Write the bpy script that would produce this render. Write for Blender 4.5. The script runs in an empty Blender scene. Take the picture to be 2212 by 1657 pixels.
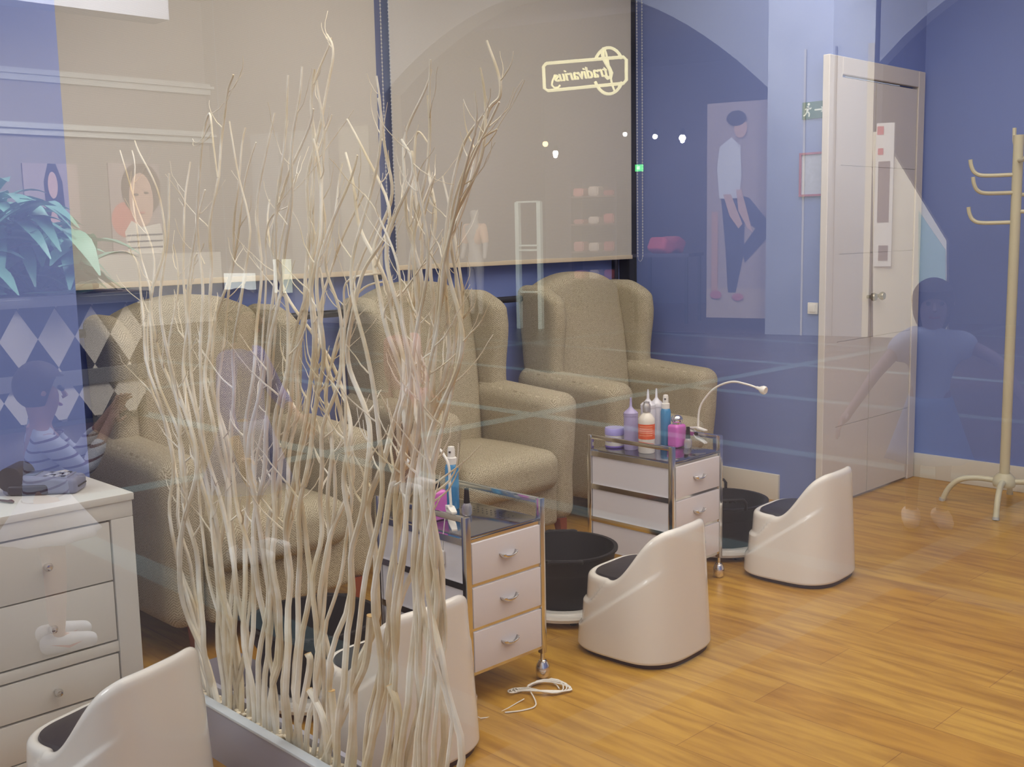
import bpy, bmesh, math, random
from math import sin, cos, pi, radians
from mathutils import Vector, Matrix
random.seed(7)
S = bpy.context.scene
COL = S.collection

# ---------------------------------------------------------------- camera
H = 1.40
F = 2354.76
PITCH, ROLL, YAWC = radians(7.8902), radians(-1.1593), radians(44.4225)
cp, sp, cr, sr, cy, sy = cos(PITCH), sin(PITCH), cos(ROLL), sin(ROLL), cos(YAWC), sin(YAWC)
base = Matrix(((1, 0, 0), (0, 0, -1), (0, 1, 0)))
Pm = Matrix(((1, 0, 0), (0, cp, -sp), (0, sp, cp)))
Rr = Matrix(((cr, -sr, 0), (sr, cr, 0), (0, 0, 1)))
Wm = Matrix(((cy, -sy, 0), (sy, cy, 0), (0, 0, 1)))
Mc = Rr @ Pm @ base @ Wm            # world -> camera (x right, y down, z forward)
cam = bpy.data.cameras.new('camera'); camo = bpy.data.objects.new('camera', cam); COL.objects.link(camo)
right, down, fwd = Vector(Mc[0]), Vector(Mc[1]), Vector(Mc[2])
camo.matrix_world = Matrix(((right.x, -down.x, -fwd.x, 0), (right.y, -down.y, -fwd.y, 0), (right.z, -down.z, -fwd.z, H), (0, 0, 0, 1)))
cam.sensor_fit = 'HORIZONTAL'; cam.sensor_width = 36.0; cam.lens = 36.0 * F / 2212.0
cam.clip_start = 0.02; cam.clip_end = 200
S.camera = camo
S.view_settings.view_transform = 'Standard'; S.view_settings.look = 'None'
S.view_settings.gamma = 1.0; S.view_settings.exposure = 0.0; S.view_settings.use_curve_mapping = False

# ---------------------------------------------------------------- daylight of the mall atrium, the shop lamps and added fill lights
w = bpy.data.worlds.new('world'); S.world = w; w.use_nodes = True
bg = w.node_tree.nodes['Background']; bg.inputs[0].default_value = (0.72, 0.80, 1.0, 1); bg.inputs[1].default_value = 0.62

def lamp(name, kind, loc, power, color=(1, 1, 1), size=1.0, size_y=None, aim=(0, 0, -1), spot=None):
    l = bpy.data.lights.new(name, kind); l.energy = power; l.color = color
    if kind == 'AREA':
        l.shape = 'RECTANGLE'; l.size = size; l.size_y = size_y or size
    else:
        l.shadow_soft_size = size
    if spot: l.spot_size = spot; l.spot_blend = .8
    o = bpy.data.objects.new(name, l); COL.objects.link(o); o.location = loc
    o.rotation_euler = Vector(aim).to_track_quat('-Z', 'Y').to_euler()
    return o
WARM = (1.0, .93, .83)
CEIL = 2.95
lamp('shop_panel_light', 'AREA', (3.0, 1.9, CEIL - .06), 60, WARM, 3.6, 2.6)
lamp('shop_panel_light', 'AREA', (3.2, -0.9, CEIL - .06), 34, WARM, 3.2, 1.6)
DOWN = [(2.6, 1.2), (3.5, 1.2), (4.4, 1.2), (2.6, 0.4), (3.5, .4), (1.9, 2.0), (4.6, 2.2), (5.2, 1.0)]
for x, y in DOWN:
    lamp('downlight_bulb', 'POINT', (x, y, CEIL - .09), 3.0, WARM, .03)
for x, y in ((.95, 1.3), (.9, 2.1), (1.0, .2)):
    lamp('window_side_fill', 'POINT', (x, y, CEIL - .12), 9.0, WARM, .04)  # unseen fill lights added to brighten branches and stools from the window side
# unseen area lights added to brighten the mirrored shops, pillar, children and posters
lamp('mall_walk_fill', 'AREA', (-5.5, 7.5, 5.6), 1500, (1, .98, .95), 5, 8, aim=(-.35, .5, -.75))
lamp('mall_pillar_fill', 'AREA', (-8.0, 4.0, 2.1), 260, (1, .98, .93), 1.6, 1.6, aim=(-.85, .5, -.02))  # added fill, aimed at the middle height of the pillar
lamp('mall_near_fill', 'AREA', (-3.6, 4.2, 5.0), 240, (.95, .97, 1), 3, 3, aim=(.15, -.1, -1))  # added fill above the children, who were too dark

lamp('mall_poster_fill', 'AREA', (-5.5, 12.5, 4.6), 600, (1, .97, .93), 3, 2, aim=(0, .9, -.45))  # unseen fill added to bring up the left wall and its posters

# ---------------------------------------------------------------- helpers
def px_ray(x, y): return Mc.transposed() @ Vector((x - 1106, y - 828.5, F))
O = Vector((0, 0, H))
def onz(x, y, z=0): d = px_ray(x, y); return O + d * ((z - H) / d.z)
def onx(x, y, X): d = px_ray(x, y); return O + d * (X / d.x)
def ony(x, y, Y): d = px_ray(x, y); return O + d * (Y / d.y)
def onplane(x, y, p, dv):
    """hit of the view ray with the upright plane through p along direction dv"""
    d = px_ray(x, y); n = Vector((dv[1], -dv[0], 0)); return O + d * ((Vector(p) - O).dot(n) / d.dot(n))
G = 0.42                                  # the shop window stands at x = G
def mir(v): return Vector((2 * G - v[0], v[1], v[2]))   # where a thing seen in the window really stands

MATS = {}
def mat(name, col, rough=.5, metal=0, spec=.5, noise=0, scale=20, bump=0, emit=None, estr=0, trans=0, coat=0, alpha=1):
    if name in MATS: return MATS[name]
    m = bpy.data.materials.new(name); m.use_nodes = True; MATS[name] = m
    nt = m.node_tree; b = nt.nodes['Principled BSDF']
    b.inputs['Base Color'].default_value = (*col, 1); b.inputs['Roughness'].default_value = rough
    b.inputs['Metallic'].default_value = metal; b.inputs['Specular IOR Level'].default_value = spec
    b.inputs['Transmission Weight'].default_value = trans; b.inputs['Coat Weight'].default_value = coat
    b.inputs['Alpha'].default_value = alpha
    if emit: b.inputs['Emission Color'].default_value = (*emit, 1); b.inputs['Emission Strength'].default_value = estr
    if noise or bump:
        tc = nt.nodes.new('ShaderNodeTexCoord'); n = nt.nodes.new('ShaderNodeTexNoise'); n.inputs['Scale'].default_value = scale
        n.inputs['Detail'].default_value = 4
        nt.links.new(tc.outputs['Object'], n.inputs['Vector'])
        if noise:
            r = nt.nodes.new('ShaderNodeMixRGB'); r.blend_type = 'MIX'
            r.inputs[1].default_value = (*[c * (1 - noise) for c in col], 1); r.inputs[2].default_value = (*[min(1, c * (1 + noise)) for c in col], 1)
            nt.links.new(n.outputs['Fac'], r.inputs[0]); nt.links.new(r.outputs[0], b.inputs['Base Color'])
        if bump:
            bp = nt.nodes.new('ShaderNodeBump'); bp.inputs['Strength'].default_value = bump; bp.inputs['Distance'].default_value = .01
            nt.links.new(n.outputs['Fac'], bp.inputs['Height']); nt.links.new(bp.outputs[0], b.inputs['Normal'])
    return m
def srgb(r, g, b): return tuple(((c / 255 + .055) / 1.055) ** 2.4 if c > 10 else c / 255 / 12.92 for c in (r, g, b))

def link(name, me, m=None, parent=None, smooth=True, loc=None):
    o = bpy.data.objects.new(name, me); COL.objects.link(o)
    if m: me.materials.append(m)
    if smooth:
        for p in me.polygons: p.use_smooth = True
    if parent: o.parent = parent
    if loc is not None: o.location = loc
    return o
def frombm(name, bm, m, parent=None, smooth=True, loc=None, mirror=False):
    if mirror:
        for v in bm.verts: v.co = mir(v.co)
    bmesh.ops.recalc_face_normals(bm, faces=bm.faces[:])
    me = bpy.data.meshes.new(name); bm.to_mesh(me); bm.free()
    o = link(name, me, m, parent, smooth, loc)
    if smooth: autosmooth(me)
    return o
def autosmooth(me, ang=40):
    bm = bmesh.new(); bm.from_mesh(me)
    for e in bm.edges:
        if len(e.link_faces) == 2: e.smooth = e.calc_face_angle(0) < radians(ang)
    bm.to_mesh(me); bm.free()
def empty(name, loc=(0, 0, 0), rz=0):
    o = bpy.data.objects.new(name, None); COL.objects.link(o); o.location = loc; o.rotation_euler = (0, 0, rz); o.empty_display_size = .1; return o
def tag(o, label=None, cat=None, group=None, kind=None):
    if label: o['label'] = label
    if cat: o['category'] = cat
    if group: o['group'] = group
    if kind: o['kind'] = kind
    return o
def struct(o, label=None):
    o['kind'] = 'structure'
    if label: o['label'] = label
    return o
def box(bm, x0, x1, y0, y1, z0, z1):
    vs = [bm.verts.new((x, y, z)) for x in (x0, x1) for y in (y0, y1) for z in (z0, z1)]
    for f in ((0, 1, 3, 2), (4, 6, 7, 5), (0, 4, 5, 1), (2, 3, 7, 6), (0, 2, 6, 4), (1, 5, 7, 3)):
        bm.faces.new([vs[i] for i in f])
    return vs
def boxo(name, dims, m, parent=None, bev=0, mirror=False, loc=None):
    bm = bmesh.new(); box(bm, *dims)
    if bev: bmesh.ops.bevel(bm, geom=bm.edges[:], offset=bev, segments=2, affect='EDGES', profile=.6)
    return frombm(name, bm, m, parent, smooth=bool(bev), mirror=mirror, loc=loc)
def axis(n, r, L, seg):
    """grid stops along one side of a rounded box"""
    s = L / 2; a = []
    for i in range(seg): a.append(-s + r * (1 - math.tan((pi / 4) * (1 - i / seg))))
    a += [-s + r + (L - 2 * r) * i / n for i in range(n + 1)]
    for i in range(seg - 1, -1, -1): a.append(s - r * (1 - math.tan((pi / 4) * (1 - i / seg))))
    return a
def rbox(sx, sy, sz, r, n=6, seg=3, fn=None, c=(0, 0, 0), bm=None):
    bm = bm or bmesh.new()
    A = [axis(n, r, L, seg) for L in (sx, sy, sz)]
    hs = (sx / 2 - r, sy / 2 - r, sz / 2 - r); cache = {}
    def V(i, j, k):
        if (i, j, k) in cache: return cache[(i, j, k)]
        p = Vector((A[0][i], A[1][j], A[2][k])); q = Vector([max(-h, min(h, a)) for a, h in zip(p, hs)])
        d = p - q
        if d.length > 1e-9: p = q + d.normalized() * r
        p = p + Vector(c)
        if fn: p = Vector(fn(p))
        cache[(i, j, k)] = bm.verts.new(p); return cache[(i, j, k)]
    N = [len(a) - 1 for a in A]
    for i in range(N[0]):
        for j in range(N[1]):
            bm.faces.new((V(i, j, 0), V(i, j + 1, 0), V(i + 1, j + 1, 0), V(i + 1, j, 0)))
            bm.faces.new((V(i, j, N[2]), V(i + 1, j, N[2]), V(i + 1, j + 1, N[2]), V(i, j + 1, N[2])))
    for i in range(N[0]):
        for k in range(N[2]):
            bm.faces.new((V(i, 0, k), V(i + 1, 0, k), V(i + 1, 0, k + 1), V(i, 0, k + 1)))
            bm.faces.new((V(i, N[1], k), V(i, N[1], k + 1), V(i + 1, N[1], k + 1), V(i + 1, N[1], k)))
    for j in range(N[1]):
        for k in range(N[2]):
            bm.faces.new((V(0, j, k), V(0, j, k + 1), V(0, j + 1, k + 1), V(0, j + 1, k)))
            bm.faces.new((V(N[0], j, k), V(N[0], j + 1, k), V(N[0], j + 1, k + 1), V(N[0], j, k + 1)))
    return bm
def tube(bm, pts, rads, n=8, caps=True):
    pts = [Vector(p) for p in pts]
    if not hasattr(rads, '__len__'): rads = [rads] * len(pts)
    rings = []; up = None
    for i, p in enumerate(pts):
        t = (pts[min(i + 1, len(pts) - 1)] - pts[max(i - 1, 0)]).normalized()
        if up is None: up = Vector((0, 0, 1)) if abs(t.z) < .9 else Vector((1, 0, 0))
        s = t.cross(up).normalized(); up = s.cross(t).normalized()
        rings.append([bm.verts.new(p + (s * cos(2 * pi * k / n) + up * sin(2 * pi * k / n)) * rads[i]) for k in range(n)])
    for a, b in zip(rings, rings[1:]):
        for k in range(n): bm.faces.new((a[k], a[(k + 1) % n], b[(k + 1) % n], b[k]))
    if caps: bm.faces.new(rings[0][::-1]); bm.faces.new(rings[-1])
def lathe(bm, prof, c=(0, 0, 0), n=24, sx=1, sy=1):
    rings = []
    for r, z in prof:
        if r < 1e-6: rings.append([bm.verts.new((c[0], c[1], c[2] + z))])
        else: rings.append([bm.verts.new((c[0] + r * sx * cos(2 * pi * k / n), c[1] + r * sy * sin(2 * pi * k / n), c[2] + z)) for k in range(n)])
    for a, b in zip(rings, rings[1:]):
        for k in range(n):
            k2 = (k + 1) % n
            if len(a) == 1 and len(b) == 1: continue
            if len(a) == 1: bm.faces.new((a[0], b[k], b[k2]))
            elif len(b) == 1: bm.faces.new((a[k], a[k2], b[0]))
            else: bm.faces.new((a[k], a[k2], b[k2], b[k]))
def latheo(name, prof, m, parent=None, c=(0, 0, 0), n=24, loc=None, mirror=False, sx=1, sy=1):
    bm = bmesh.new(); lathe(bm, prof, c, n, sx, sy); return frombm(name, bm, m, parent, loc=loc, mirror=mirror)
def tubeo(name, pts, r, m, parent=None, n=8, mirror=False):
    bm = bmesh.new(); tube(bm, pts, r, n); return frombm(name, bm, m, parent, mirror=mirror)
def smoothpath(pts, k=6):
    P = [Vector(p) for p in pts]; out = []
    for i in range(len(P) - 1):
        p0, p1, p2, p3 = P[max(i - 1, 0)], P[i], P[i + 1], P[min(i + 2, len(P) - 1)]
        for j in range(k):
            t = j / k
            out.append(.5 * ((2 * p1) + (p2 - p0) * t + (2 * p0 - 5 * p1 + 4 * p2 - p3) * t * t + (3 * p1 - p0 - 3 * p2 + p3) * t ** 3))
    out.append(P[-1]); return out
def copy_tree(o, parent=None):
    c = o.copy(); COL.objects.link(c)
    if parent: c.parent = parent
    for ch in list(o.children): copy_tree(ch, c)
    return c
def ss(a, b, x):
    t = max(0, min(1, (x - a) / (b - a))); return t * t * (3 - 2 * t)

# node helper for procedural patterns
def nodes(m):
    nt = m.node_tree; return nt, nt.nodes, nt.links
def N(nt, t, **kw):
    n = nt.nodes.new(t)
    for k, v in kw.items(): setattr(n, k, v)
    return n
def math_(nt, op, a, b=None, c=None):
    n = nt.nodes.new('ShaderNodeMath'); n.operation = op
    for i, v in enumerate((a, b, c)):
        if v is None: continue
        if hasattr(v, 'links'): nt.links.new(v, n.inputs[i])
        else: n.inputs[i].default_value = v
    return n.outputs[0]

# ---------------------------------------------------------------- materials
WALL = mat('blue_wall_paint', srgb(120, 137, 196), .55, noise=.03, scale=3, bump=.02)
def wood_floor():
    m = mat('oak_laminate', (.5, .3, .1), .28, spec=.5); nt, ns, L = nodes(m); b = ns['Principled BSDF']
    tc = N(nt, 'ShaderNodeTexCoord'); mp = N(nt, 'ShaderNodeMapping'); mp.inputs['Rotation'].default_value = (0, 0, radians(90))
    L.new(tc.outputs['Object'], mp.inputs[0])
    br = N(nt, 'ShaderNodeTexBrick'); br.inputs['Scale'].default_value = 1; br.inputs['Brick Width'].default_value = 1.25; br.inputs['Row Height'].default_value = .19
    br.inputs['Mortar Size'].default_value = .0012; br.offset = .37
    br.inputs['Color1'].default_value = (*srgb(200, 157, 68), 1); br.inputs['Color2'].default_value = (*srgb(188, 141, 55), 1); br.inputs['Mortar'].default_value = (*srgb(158, 112, 46), 1)
    L.new(mp.outputs[0], br.inputs['Vector'])
    m2 = N(nt, 'ShaderNodeMapping'); m2.inputs['Scale'].default_value = (8, 1.0, 1); L.new(tc.outputs['Object'], m2.inputs[0])
    no = N(nt, 'ShaderNodeTexNoise'); no.inputs['Scale'].default_value = 3; no.inputs['Detail'].default_value = 6; no.inputs['Distortion'].default_value = .6; L.new(m2.outputs[0], no.inputs['Vector'])
    rp = N(nt, 'ShaderNodeValToRGB'); rp.color_ramp.elements[0].position = .33; rp.color_ramp.elements[0].color = (.62, .50, .38, 1); rp.color_ramp.elements[1].position = .62; rp.color_ramp.elements[1].color = (1.05, 1.02, 1, 1)
    L.new(no.outputs['Fac'], rp.inputs[0])
    mx = N(nt, 'ShaderNodeMixRGB'); mx.blend_type = 'MULTIPLY'; mx.inputs[0].default_value = .8; L.new(br.outputs['Color'], mx.inputs[1]); L.new(rp.outputs[0], mx.inputs[2])
    L.new(mx.outputs[0], b.inputs['Base Color']); return m
FLOOR = wood_floor()
WHITE = mat('white_lacquer', srgb(226, 222, 214), .35)
TRIM = mat('white_trim_paint', srgb(222, 218, 206), .4)
DOORM = mat('door_paint', srgb(214, 207, 200), .38)
DARKGAP = mat('dark_groove', (.03, .03, .035), .6)
CHROME = mat('chrome', (.75, .74, .73), .12, metal=1)
STEEL = mat('brushed_steel', (.55, .54, .52), .3, metal=1)
BLACKM = mat('black_metal', (.02, .02, .024), .4)
BLACKP = mat('black_plastic', (.010, .008, .010), .5, spec=.25)
STOOLM = mat('glossy_white_fibreglass', srgb(232, 226, 217), .14, coat=.4)
CUSH = mat('black_vinyl', (.022, .017, .022), .38, bump=.05, scale=40)
PANEL = mat('white_melamine', srgb(226, 220, 222), .4)
CREAM = mat('cream_enamel', srgb(205, 198, 170), .35)
WPLAS = mat('white_plastic', srgb(238, 234, 226), .35)
def fabric():
    m = mat('herringbone_fabric', srgb(150, 136, 118), .9, spec=.1); nt, ns, L = nodes(m); b = ns['Principled BSDF']
    tc = N(nt, 'ShaderNodeTexCoord'); sx = N(nt, 'ShaderNodeSeparateXYZ'); L.new(tc.outputs['Object'], sx.inputs[0])
    sn = N(nt, 'ShaderNodeSeparateXYZ'); L.new(tc.outputs['Normal'], sn.inputs[0])
    side = math_(nt, 'GREATER_THAN', math_(nt, 'ABSOLUTE', sn.outputs[0]), .62); top = math_(nt, 'GREATER_THAN', math_(nt, 'ABSOLUTE', sn.outputs[2]), .70)
    def pick(a, b, f): return math_(nt, 'ADD', math_(nt, 'MULTIPLY', a, math_(nt, 'SUBTRACT', 1.0, f)), math_(nt, 'MULTIPLY', b, f))
    u = pick(sx.outputs[0], sx.outputs[1], side); tri = math_(nt, 'PINGPONG', u, .024); v = pick(sx.outputs[2], sx.outputs[1], top)
    s = math_(nt, 'SINE', math_(nt, 'MULTIPLY', math_(nt, 'ADD', v, tri), 680.0))
    no = N(nt, 'ShaderNodeTexNoise'); no.inputs['Scale'].default_value = 260; no.inputs['Detail'].default_value = 2; L.new(tc.outputs['Object'], no.inputs['Vector'])
    f = math_(nt, 'ADD', math_(nt, 'MULTIPLY', s, .20), math_(nt, 'MULTIPLY', no.outputs['Fac'], 1.0))
    rp = N(nt, 'ShaderNodeValToRGB'); rp.color_ramp.elements[0].position = .2; rp.color_ramp.elements[0].color = (*srgb(138, 127, 104), 1); rp.color_ramp.elements[1].position = .85; rp.color_ramp.elements[1].color = (*srgb(214, 203, 176), 1)
    L.new(f, rp.inputs[0]); L.new(rp.outputs[0], b.inputs['Base Color'])
    bp = N(nt, 'ShaderNodeBump'); bp.inputs['Strength'].default_value = .25; bp.inputs['Distance'].default_value = .003; L.new(f, bp.inputs['Height']); L.new(bp.outputs[0], b.inputs['Normal'])
    return m
FAB = fabric()
LEGW = mat('red_brown_wood', srgb(140, 62, 34), .4, noise=.15, scale=30)
def blindm():
    m = mat('beige_blind_cloth', srgb(190, 182, 170), .85, spec=.1); nt, ns, L = nodes(m); b = ns['Principled BSDF']
    tc = N(nt, 'ShaderNodeTexCoord'); wv = N(nt, 'ShaderNodeTexWave'); wv.bands_direction = 'Z'; wv.inputs['Scale'].default_value = 90; wv.inputs['Distortion'].default_value = 1; wv.inputs['Detail'].default_value = 2
    L.new(tc.outputs['Object'], wv.inputs['Vector'])
    rp = N(nt, 'ShaderNodeValToRGB'); rp.color_ramp.elements[0].color = (*srgb(186, 181, 172), 1); rp.color_ramp.elements[1].color = (*srgb(202, 197, 187), 1)
    L.new(wv.outputs['Fac'], rp.inputs[0]); L.new(rp.outputs[0], b.inputs['Base Color']); return m
BLIND = blindm()
def woodm(name, c1, c2, sc=12):
    m = mat(name, c1, .6, spec=.3); nt, ns, L = nodes(m); b = ns['Principled BSDF']
    tc = N(nt, 'ShaderNodeTexCoord'); no = N(nt, 'ShaderNodeTexNoise'); no.inputs['Scale'].default_value = sc; no.inputs['Detail'].default_value = 3; L.new(tc.outputs['Object'], no.inputs['Vector'])
    rp = N(nt, 'ShaderNodeValToRGB'); rp.color_ramp.elements[0].position = .35; rp.color_ramp.elements[0].color = (*c1, 1); rp.color_ramp.elements[1].position = .65; rp.color_ramp.elements[1].color = (*c2, 1)
    L.new(no.outputs['Fac'], rp.inputs[0]); L.new(rp.outputs[0], b.inputs['Base Color']); return m
TWIG = woodm('bleached_willow', srgb(214, 198, 164), srgb(242, 236, 222), 9)
CUT = mat('cut_wood', srgb(226, 190, 130), .7)

# ---------------------------------------------------------------- shop window glass
def glass():
    m = bpy.data.materials.new('shop_window_glass'); m.use_nodes = True; nt = m.node_tree; nt.nodes.clear()
    out = N(nt, 'ShaderNodeOutputMaterial'); tr = N(nt, 'ShaderNodeBsdfTransparent'); gl = N(nt, 'ShaderNodeBsdfGlossy')
    tr.inputs[0].default_value = (.97, .985, .98, 1); gl.inputs['Roughness'].default_value = 0.0; gl.inputs['Color'].default_value = (1, 1, 1, 1)
    geo = N(nt, 'ShaderNodeNewGeometry'); dot = N(nt, 'ShaderNodeVectorMath'); dot.operation = 'DOT_PRODUCT'
    nt.links.new(geo.outputs['Incoming'], dot.inputs[0]); nt.links.new(geo.outputs['Normal'], dot.inputs[1])
    c = math_(nt, 'ABSOLUTE', dot.outputs['Value'])
    k = math_(nt, 'POWER', math_(nt, 'SUBTRACT', 1.0, c), 5.0)
    f = math_(nt, 'ADD', .12, math_(nt, 'MULTIPLY', k, .88))
    mx = N(nt, 'ShaderNodeMixShader'); nt.links.new(f, mx.inputs[0]); nt.links.new(tr.outputs[0], mx.inputs[1]); nt.links.new(gl.outputs[0], mx.inputs[2]); nt.links.new(mx.outputs[0], out.inputs[0])
    m2 = bpy.data.materials.new('glass_clear_side'); m2.use_nodes = True; nt = m2.node_tree; nt.nodes.clear()
    out = N(nt, 'ShaderNodeOutputMaterial'); tr = N(nt, 'ShaderNodeBsdfTransparent'); nt.links.new(tr.outputs[0], out.inputs[0])
    return m, m2
GL, GL2 = glass()
gw = boxo('window_1', (G, G + .01, -2.4, 3.3, .06, 2.9), GL)
gw.data.materials.append(GL2)
for p in gw.data.polygons:
    if p.normal.x > -.5: p.material_index = 1
struct(gw, 'large clear shop window pane with the mall reflected in it')

# ---------------------------------------------------------------- room shell
XC, YA, YD, XB = 4.83, 2.714, 3.98, 5.80
struct(boxo('floor', (G + .0, XB + .1, -2.5, 4.1, -.06, 0), FLOOR))
struct(boxo('ceiling', (G - .2, XB + .1, -2.5, 4.1, CEIL, CEIL + .1), mat('ceiling_paint', (.75, .74, .72), .7)))
struct(boxo('wall_left', (G - .2, XC, YD, YD + .12, 0, CEIL), WALL))
struct(boxo('wall_back', (XC, XC + .12, YA, YD + .12, 0, CEIL), WALL))
bm = bmesh.new()
box(bm, 5.76, XB, YA, YA + .12, 0, CEIL); box(bm, XC + .12, 5.76, YA, YA + .12, 2.20, CEIL)
struct(frombm('wall_door_side', bm, WALL, smooth=False))
struct(boxo('wall_far', (XB, XB + .12, -2.5, YA + .12, 0, CEIL), WALL))
struct(boxo('wall_right', (G - .2, XB + .12, -2.62, -2.5, 0, CEIL), WALL))
struct(boxo('wall_window_side', (.36, 1.385, 3.30, YD, 0, CEIL), WALL))
struct(boxo('baseboard_back', (XC - .018, XC, 2.967, YD, 0, .135), TRIM, bev=.003))
struct(boxo('baseboard_far', (XB - .018, XB, -2.5, YA, 0, .135), TRIM, bev=.003))
struct(boxo('baseboard_left', (1.385, XC, YD - .018, YD, 0, .135), TRIM, bev=.003))
# double cupboard door between corner and far wall
d = struct(empty('door_1', (5.28, YA, 0)), 'white double door with horizontal grooves and round knobs')
def dpart(name, dims, m, bev=.002, parent=d):
    x0, x1, y0, y1, z0, z1 = dims
    o = boxo(name, (x0 - 5.28, x1 - 5.28, y0 - YA, y1 - YA, z0, z1), m, parent, bev); return o
bm = bmesh.new()
for q in ((4.775, 4.90, YA - .016, YA + .02, 0, 2.20), (5.70, 5.775, YA - .016, YA + .02, 0, 2.20), (4.90, 5.70, YA - .016, YA + .02, 2.117, 2.20)):
    box(bm, q[0] - 5.28, q[1] - 5.28, q[2] - YA, q[3] - YA, q[4], q[5])
bmesh.ops.bevel(bm, geom=bm.edges[:], offset=.003, segments=1, affect='EDGES')
frombm('door_frame', bm, DOORM, d, smooth=False)
dpart('head_gap', (4.90, 5.70, YA + .02, YA + .06, 2.0, 2.115), DARKGAP, 0)
for (a, b_) in ((4.905, 5.243), (5.249, 5.695)):
    bm = bmesh.new(); zs = [.012, .402, .830, 1.262, 1.69, 2.106]
    for z0, z1 in zip(zs, zs[1:]): box(bm, a - 5.28, b_ - 5.28, -.010, .02, z0 + .0013, z1 - .0013)
    box(bm, a - 5.28, b_ - 5.28, -.006, .03, .012, 2.1)
    leaf = frombm('door_leaf', bm, DOORM, d, smooth=False)
    kx = (5.205 if a < 5 else 5.296) - 5.28
    bm = bmesh.new(); lathe(bm, [(0, 0), (.009, 0), (.009, .018), (.019, .026), (.022, .036), (.018, .046), (0, .05)], n=16)
    bmesh.ops.rotate(bm, cent=(0, 0, 0), matrix=Matrix.Rotation(pi / 2, 3, 'X'), verts=bm.verts[:])
    bmesh.ops.translate(bm, vec=(kx, -.010, 1.038), verts=bm.verts[:])
    frombm('door_knob', bm, mat('dark_nickel', (.30, .27, .22), .2, metal=1), leaf)
# window posts and frame behind the blinds
bm = bmesh.new()
box(bm, 4.765, 4.828, 3.905, 3.98, 0, CEIL); box(bm, 4.70, 4.712, 3.94, 3.98, 0, CEIL)
struct(frombm('trim_1', bm, BLACKM, smooth=False), 'black metal upright beside the right blind')
struct(boxo('trim_2', (3.035, 3.06, 3.95, 3.98, 1.2, CEIL), BLACKM), 'thin black metal upright between the two blinds')

# ---------------------------------------------------------------- blinds, chains, rail
def blind(x0, x1, z0, label):
    t = empty('roller_blind', ((x0 + x1) / 2, 3.9, z0)); tag(t, label, 'blind', 'beige roller blinds on the long wall')
    hw = (x1 - x0) / 2
    bm = bmesh.new(); nx = 24
    for k in range(2):
        pass
    g = [[bm.verts.new((-hw + 2 * hw * i / nx, .004 * sin(i * .6) * (1 - j / 8) , .02 + (CEIL - .1 - z0) * j / 8)) for j in range(9)] for i in range(nx + 1)]
    for i in range(nx):
        for j in range(8): bm.faces.new((g[i][j], g[i + 1][j], g[i + 1][j + 1], g[i][j + 1]))
    o = frombm('blind_cloth', bm, BLIND, t, smooth=False); mo = o.modifiers.new('t', 'SOLIDIFY'); mo.thickness = .002
    boxo('bottom_bar', (-hw, hw, -.006, .008, 0, .022), mat('blind_bar', srgb(214, 198, 170), .6), t, .003)
    tubeo('roller', [(-hw, 0, CEIL - .06 - z0), (hw, 0, CEIL - .06 - z0)], .035, BLIND, t, 12)
    return t
blind(1.50, 3.03, 1.225, 'beige roller blind on the left, drawn down behind the willow branches')
blind(3.11, 4.78, 1.240, 'beige roller blind on the right, ending at the black upright')
def chain(x, y, z0, label):
    t = empty('bead_chain', (x, y, z0)); tag(t, label, 'blind chain', 'white bead chains of the blinds')
    bm = bmesh.new()
    pts = [(-.022, 0, 1.55)] + [(-.022, 0, .03), (-.016, 0, .01), (0, 0, 0), (.016, 0, .01), (.022, 0, .03)] + [(.022, 0, 1.55)]
    tube(bm, pts, .0012, 5)
    z = .03
    while z < 1.55:
        for s in (-1, 1): bmesh.ops.create_icosphere(bm, subdivisions=1, radius=.0042, matrix=Matrix.Translation((s * .022, 0, z)))
        z += .016
    frombm('chain_loop', bm, mat('bead_white', (.6, .62, .65), .4), t)
chain(4.792, 3.85, 1.225, 'white bead chain looping beside the black upright')
chain(3.055, 3.86, 1.20, 'white bead chain hanging in the gap between the two blinds')
t = empty('wall_rail', (3.2, 3.88, 1.07)); tag(t, 'black round wall rail running behind the armchairs', 'rail')
tubeo('rail_bar', [(-1.70, 0, 0), (.86, 0, 0)], .016, BLACKM, t, 12)
for x in (-1.2, -.35, .30, .8): tubeo('bracket', [(x, 0, 0), (x, .05, 0), (x, .10, -.01)], .008, BLACKM, t)
for (px, py, lab) in ((1028, 648, 'thin metal ring looped over the black wall rail'), (1034, 668, 'small dark hook hanging below the black wall rail')):
    p = ony(px, py, 3.855)
    bm = bmesh.new()
    if 'ring' in lab:
        pts = [(.028 * cos(a), 0, .028 * sin(a)) for a in [i * 2 * pi / 20 for i in range(21)]]
        tube(bm, pts, .0028, 6, False)
        tag(frombm('rail_ring', bm, STEEL, loc=p), lab, 'ring')
    else:
        pts = [(.0, .0, .045), (.004, 0, .01), (0, 0, -.012), (-.012, 0, -.022), (-.022, 0, -.012)]
        tube(bm, smoothpath(pts, 4), .0028, 6)
        tag(frombm('rail_hook', bm, BLACKM, loc=p), lab, 'hook')

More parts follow.
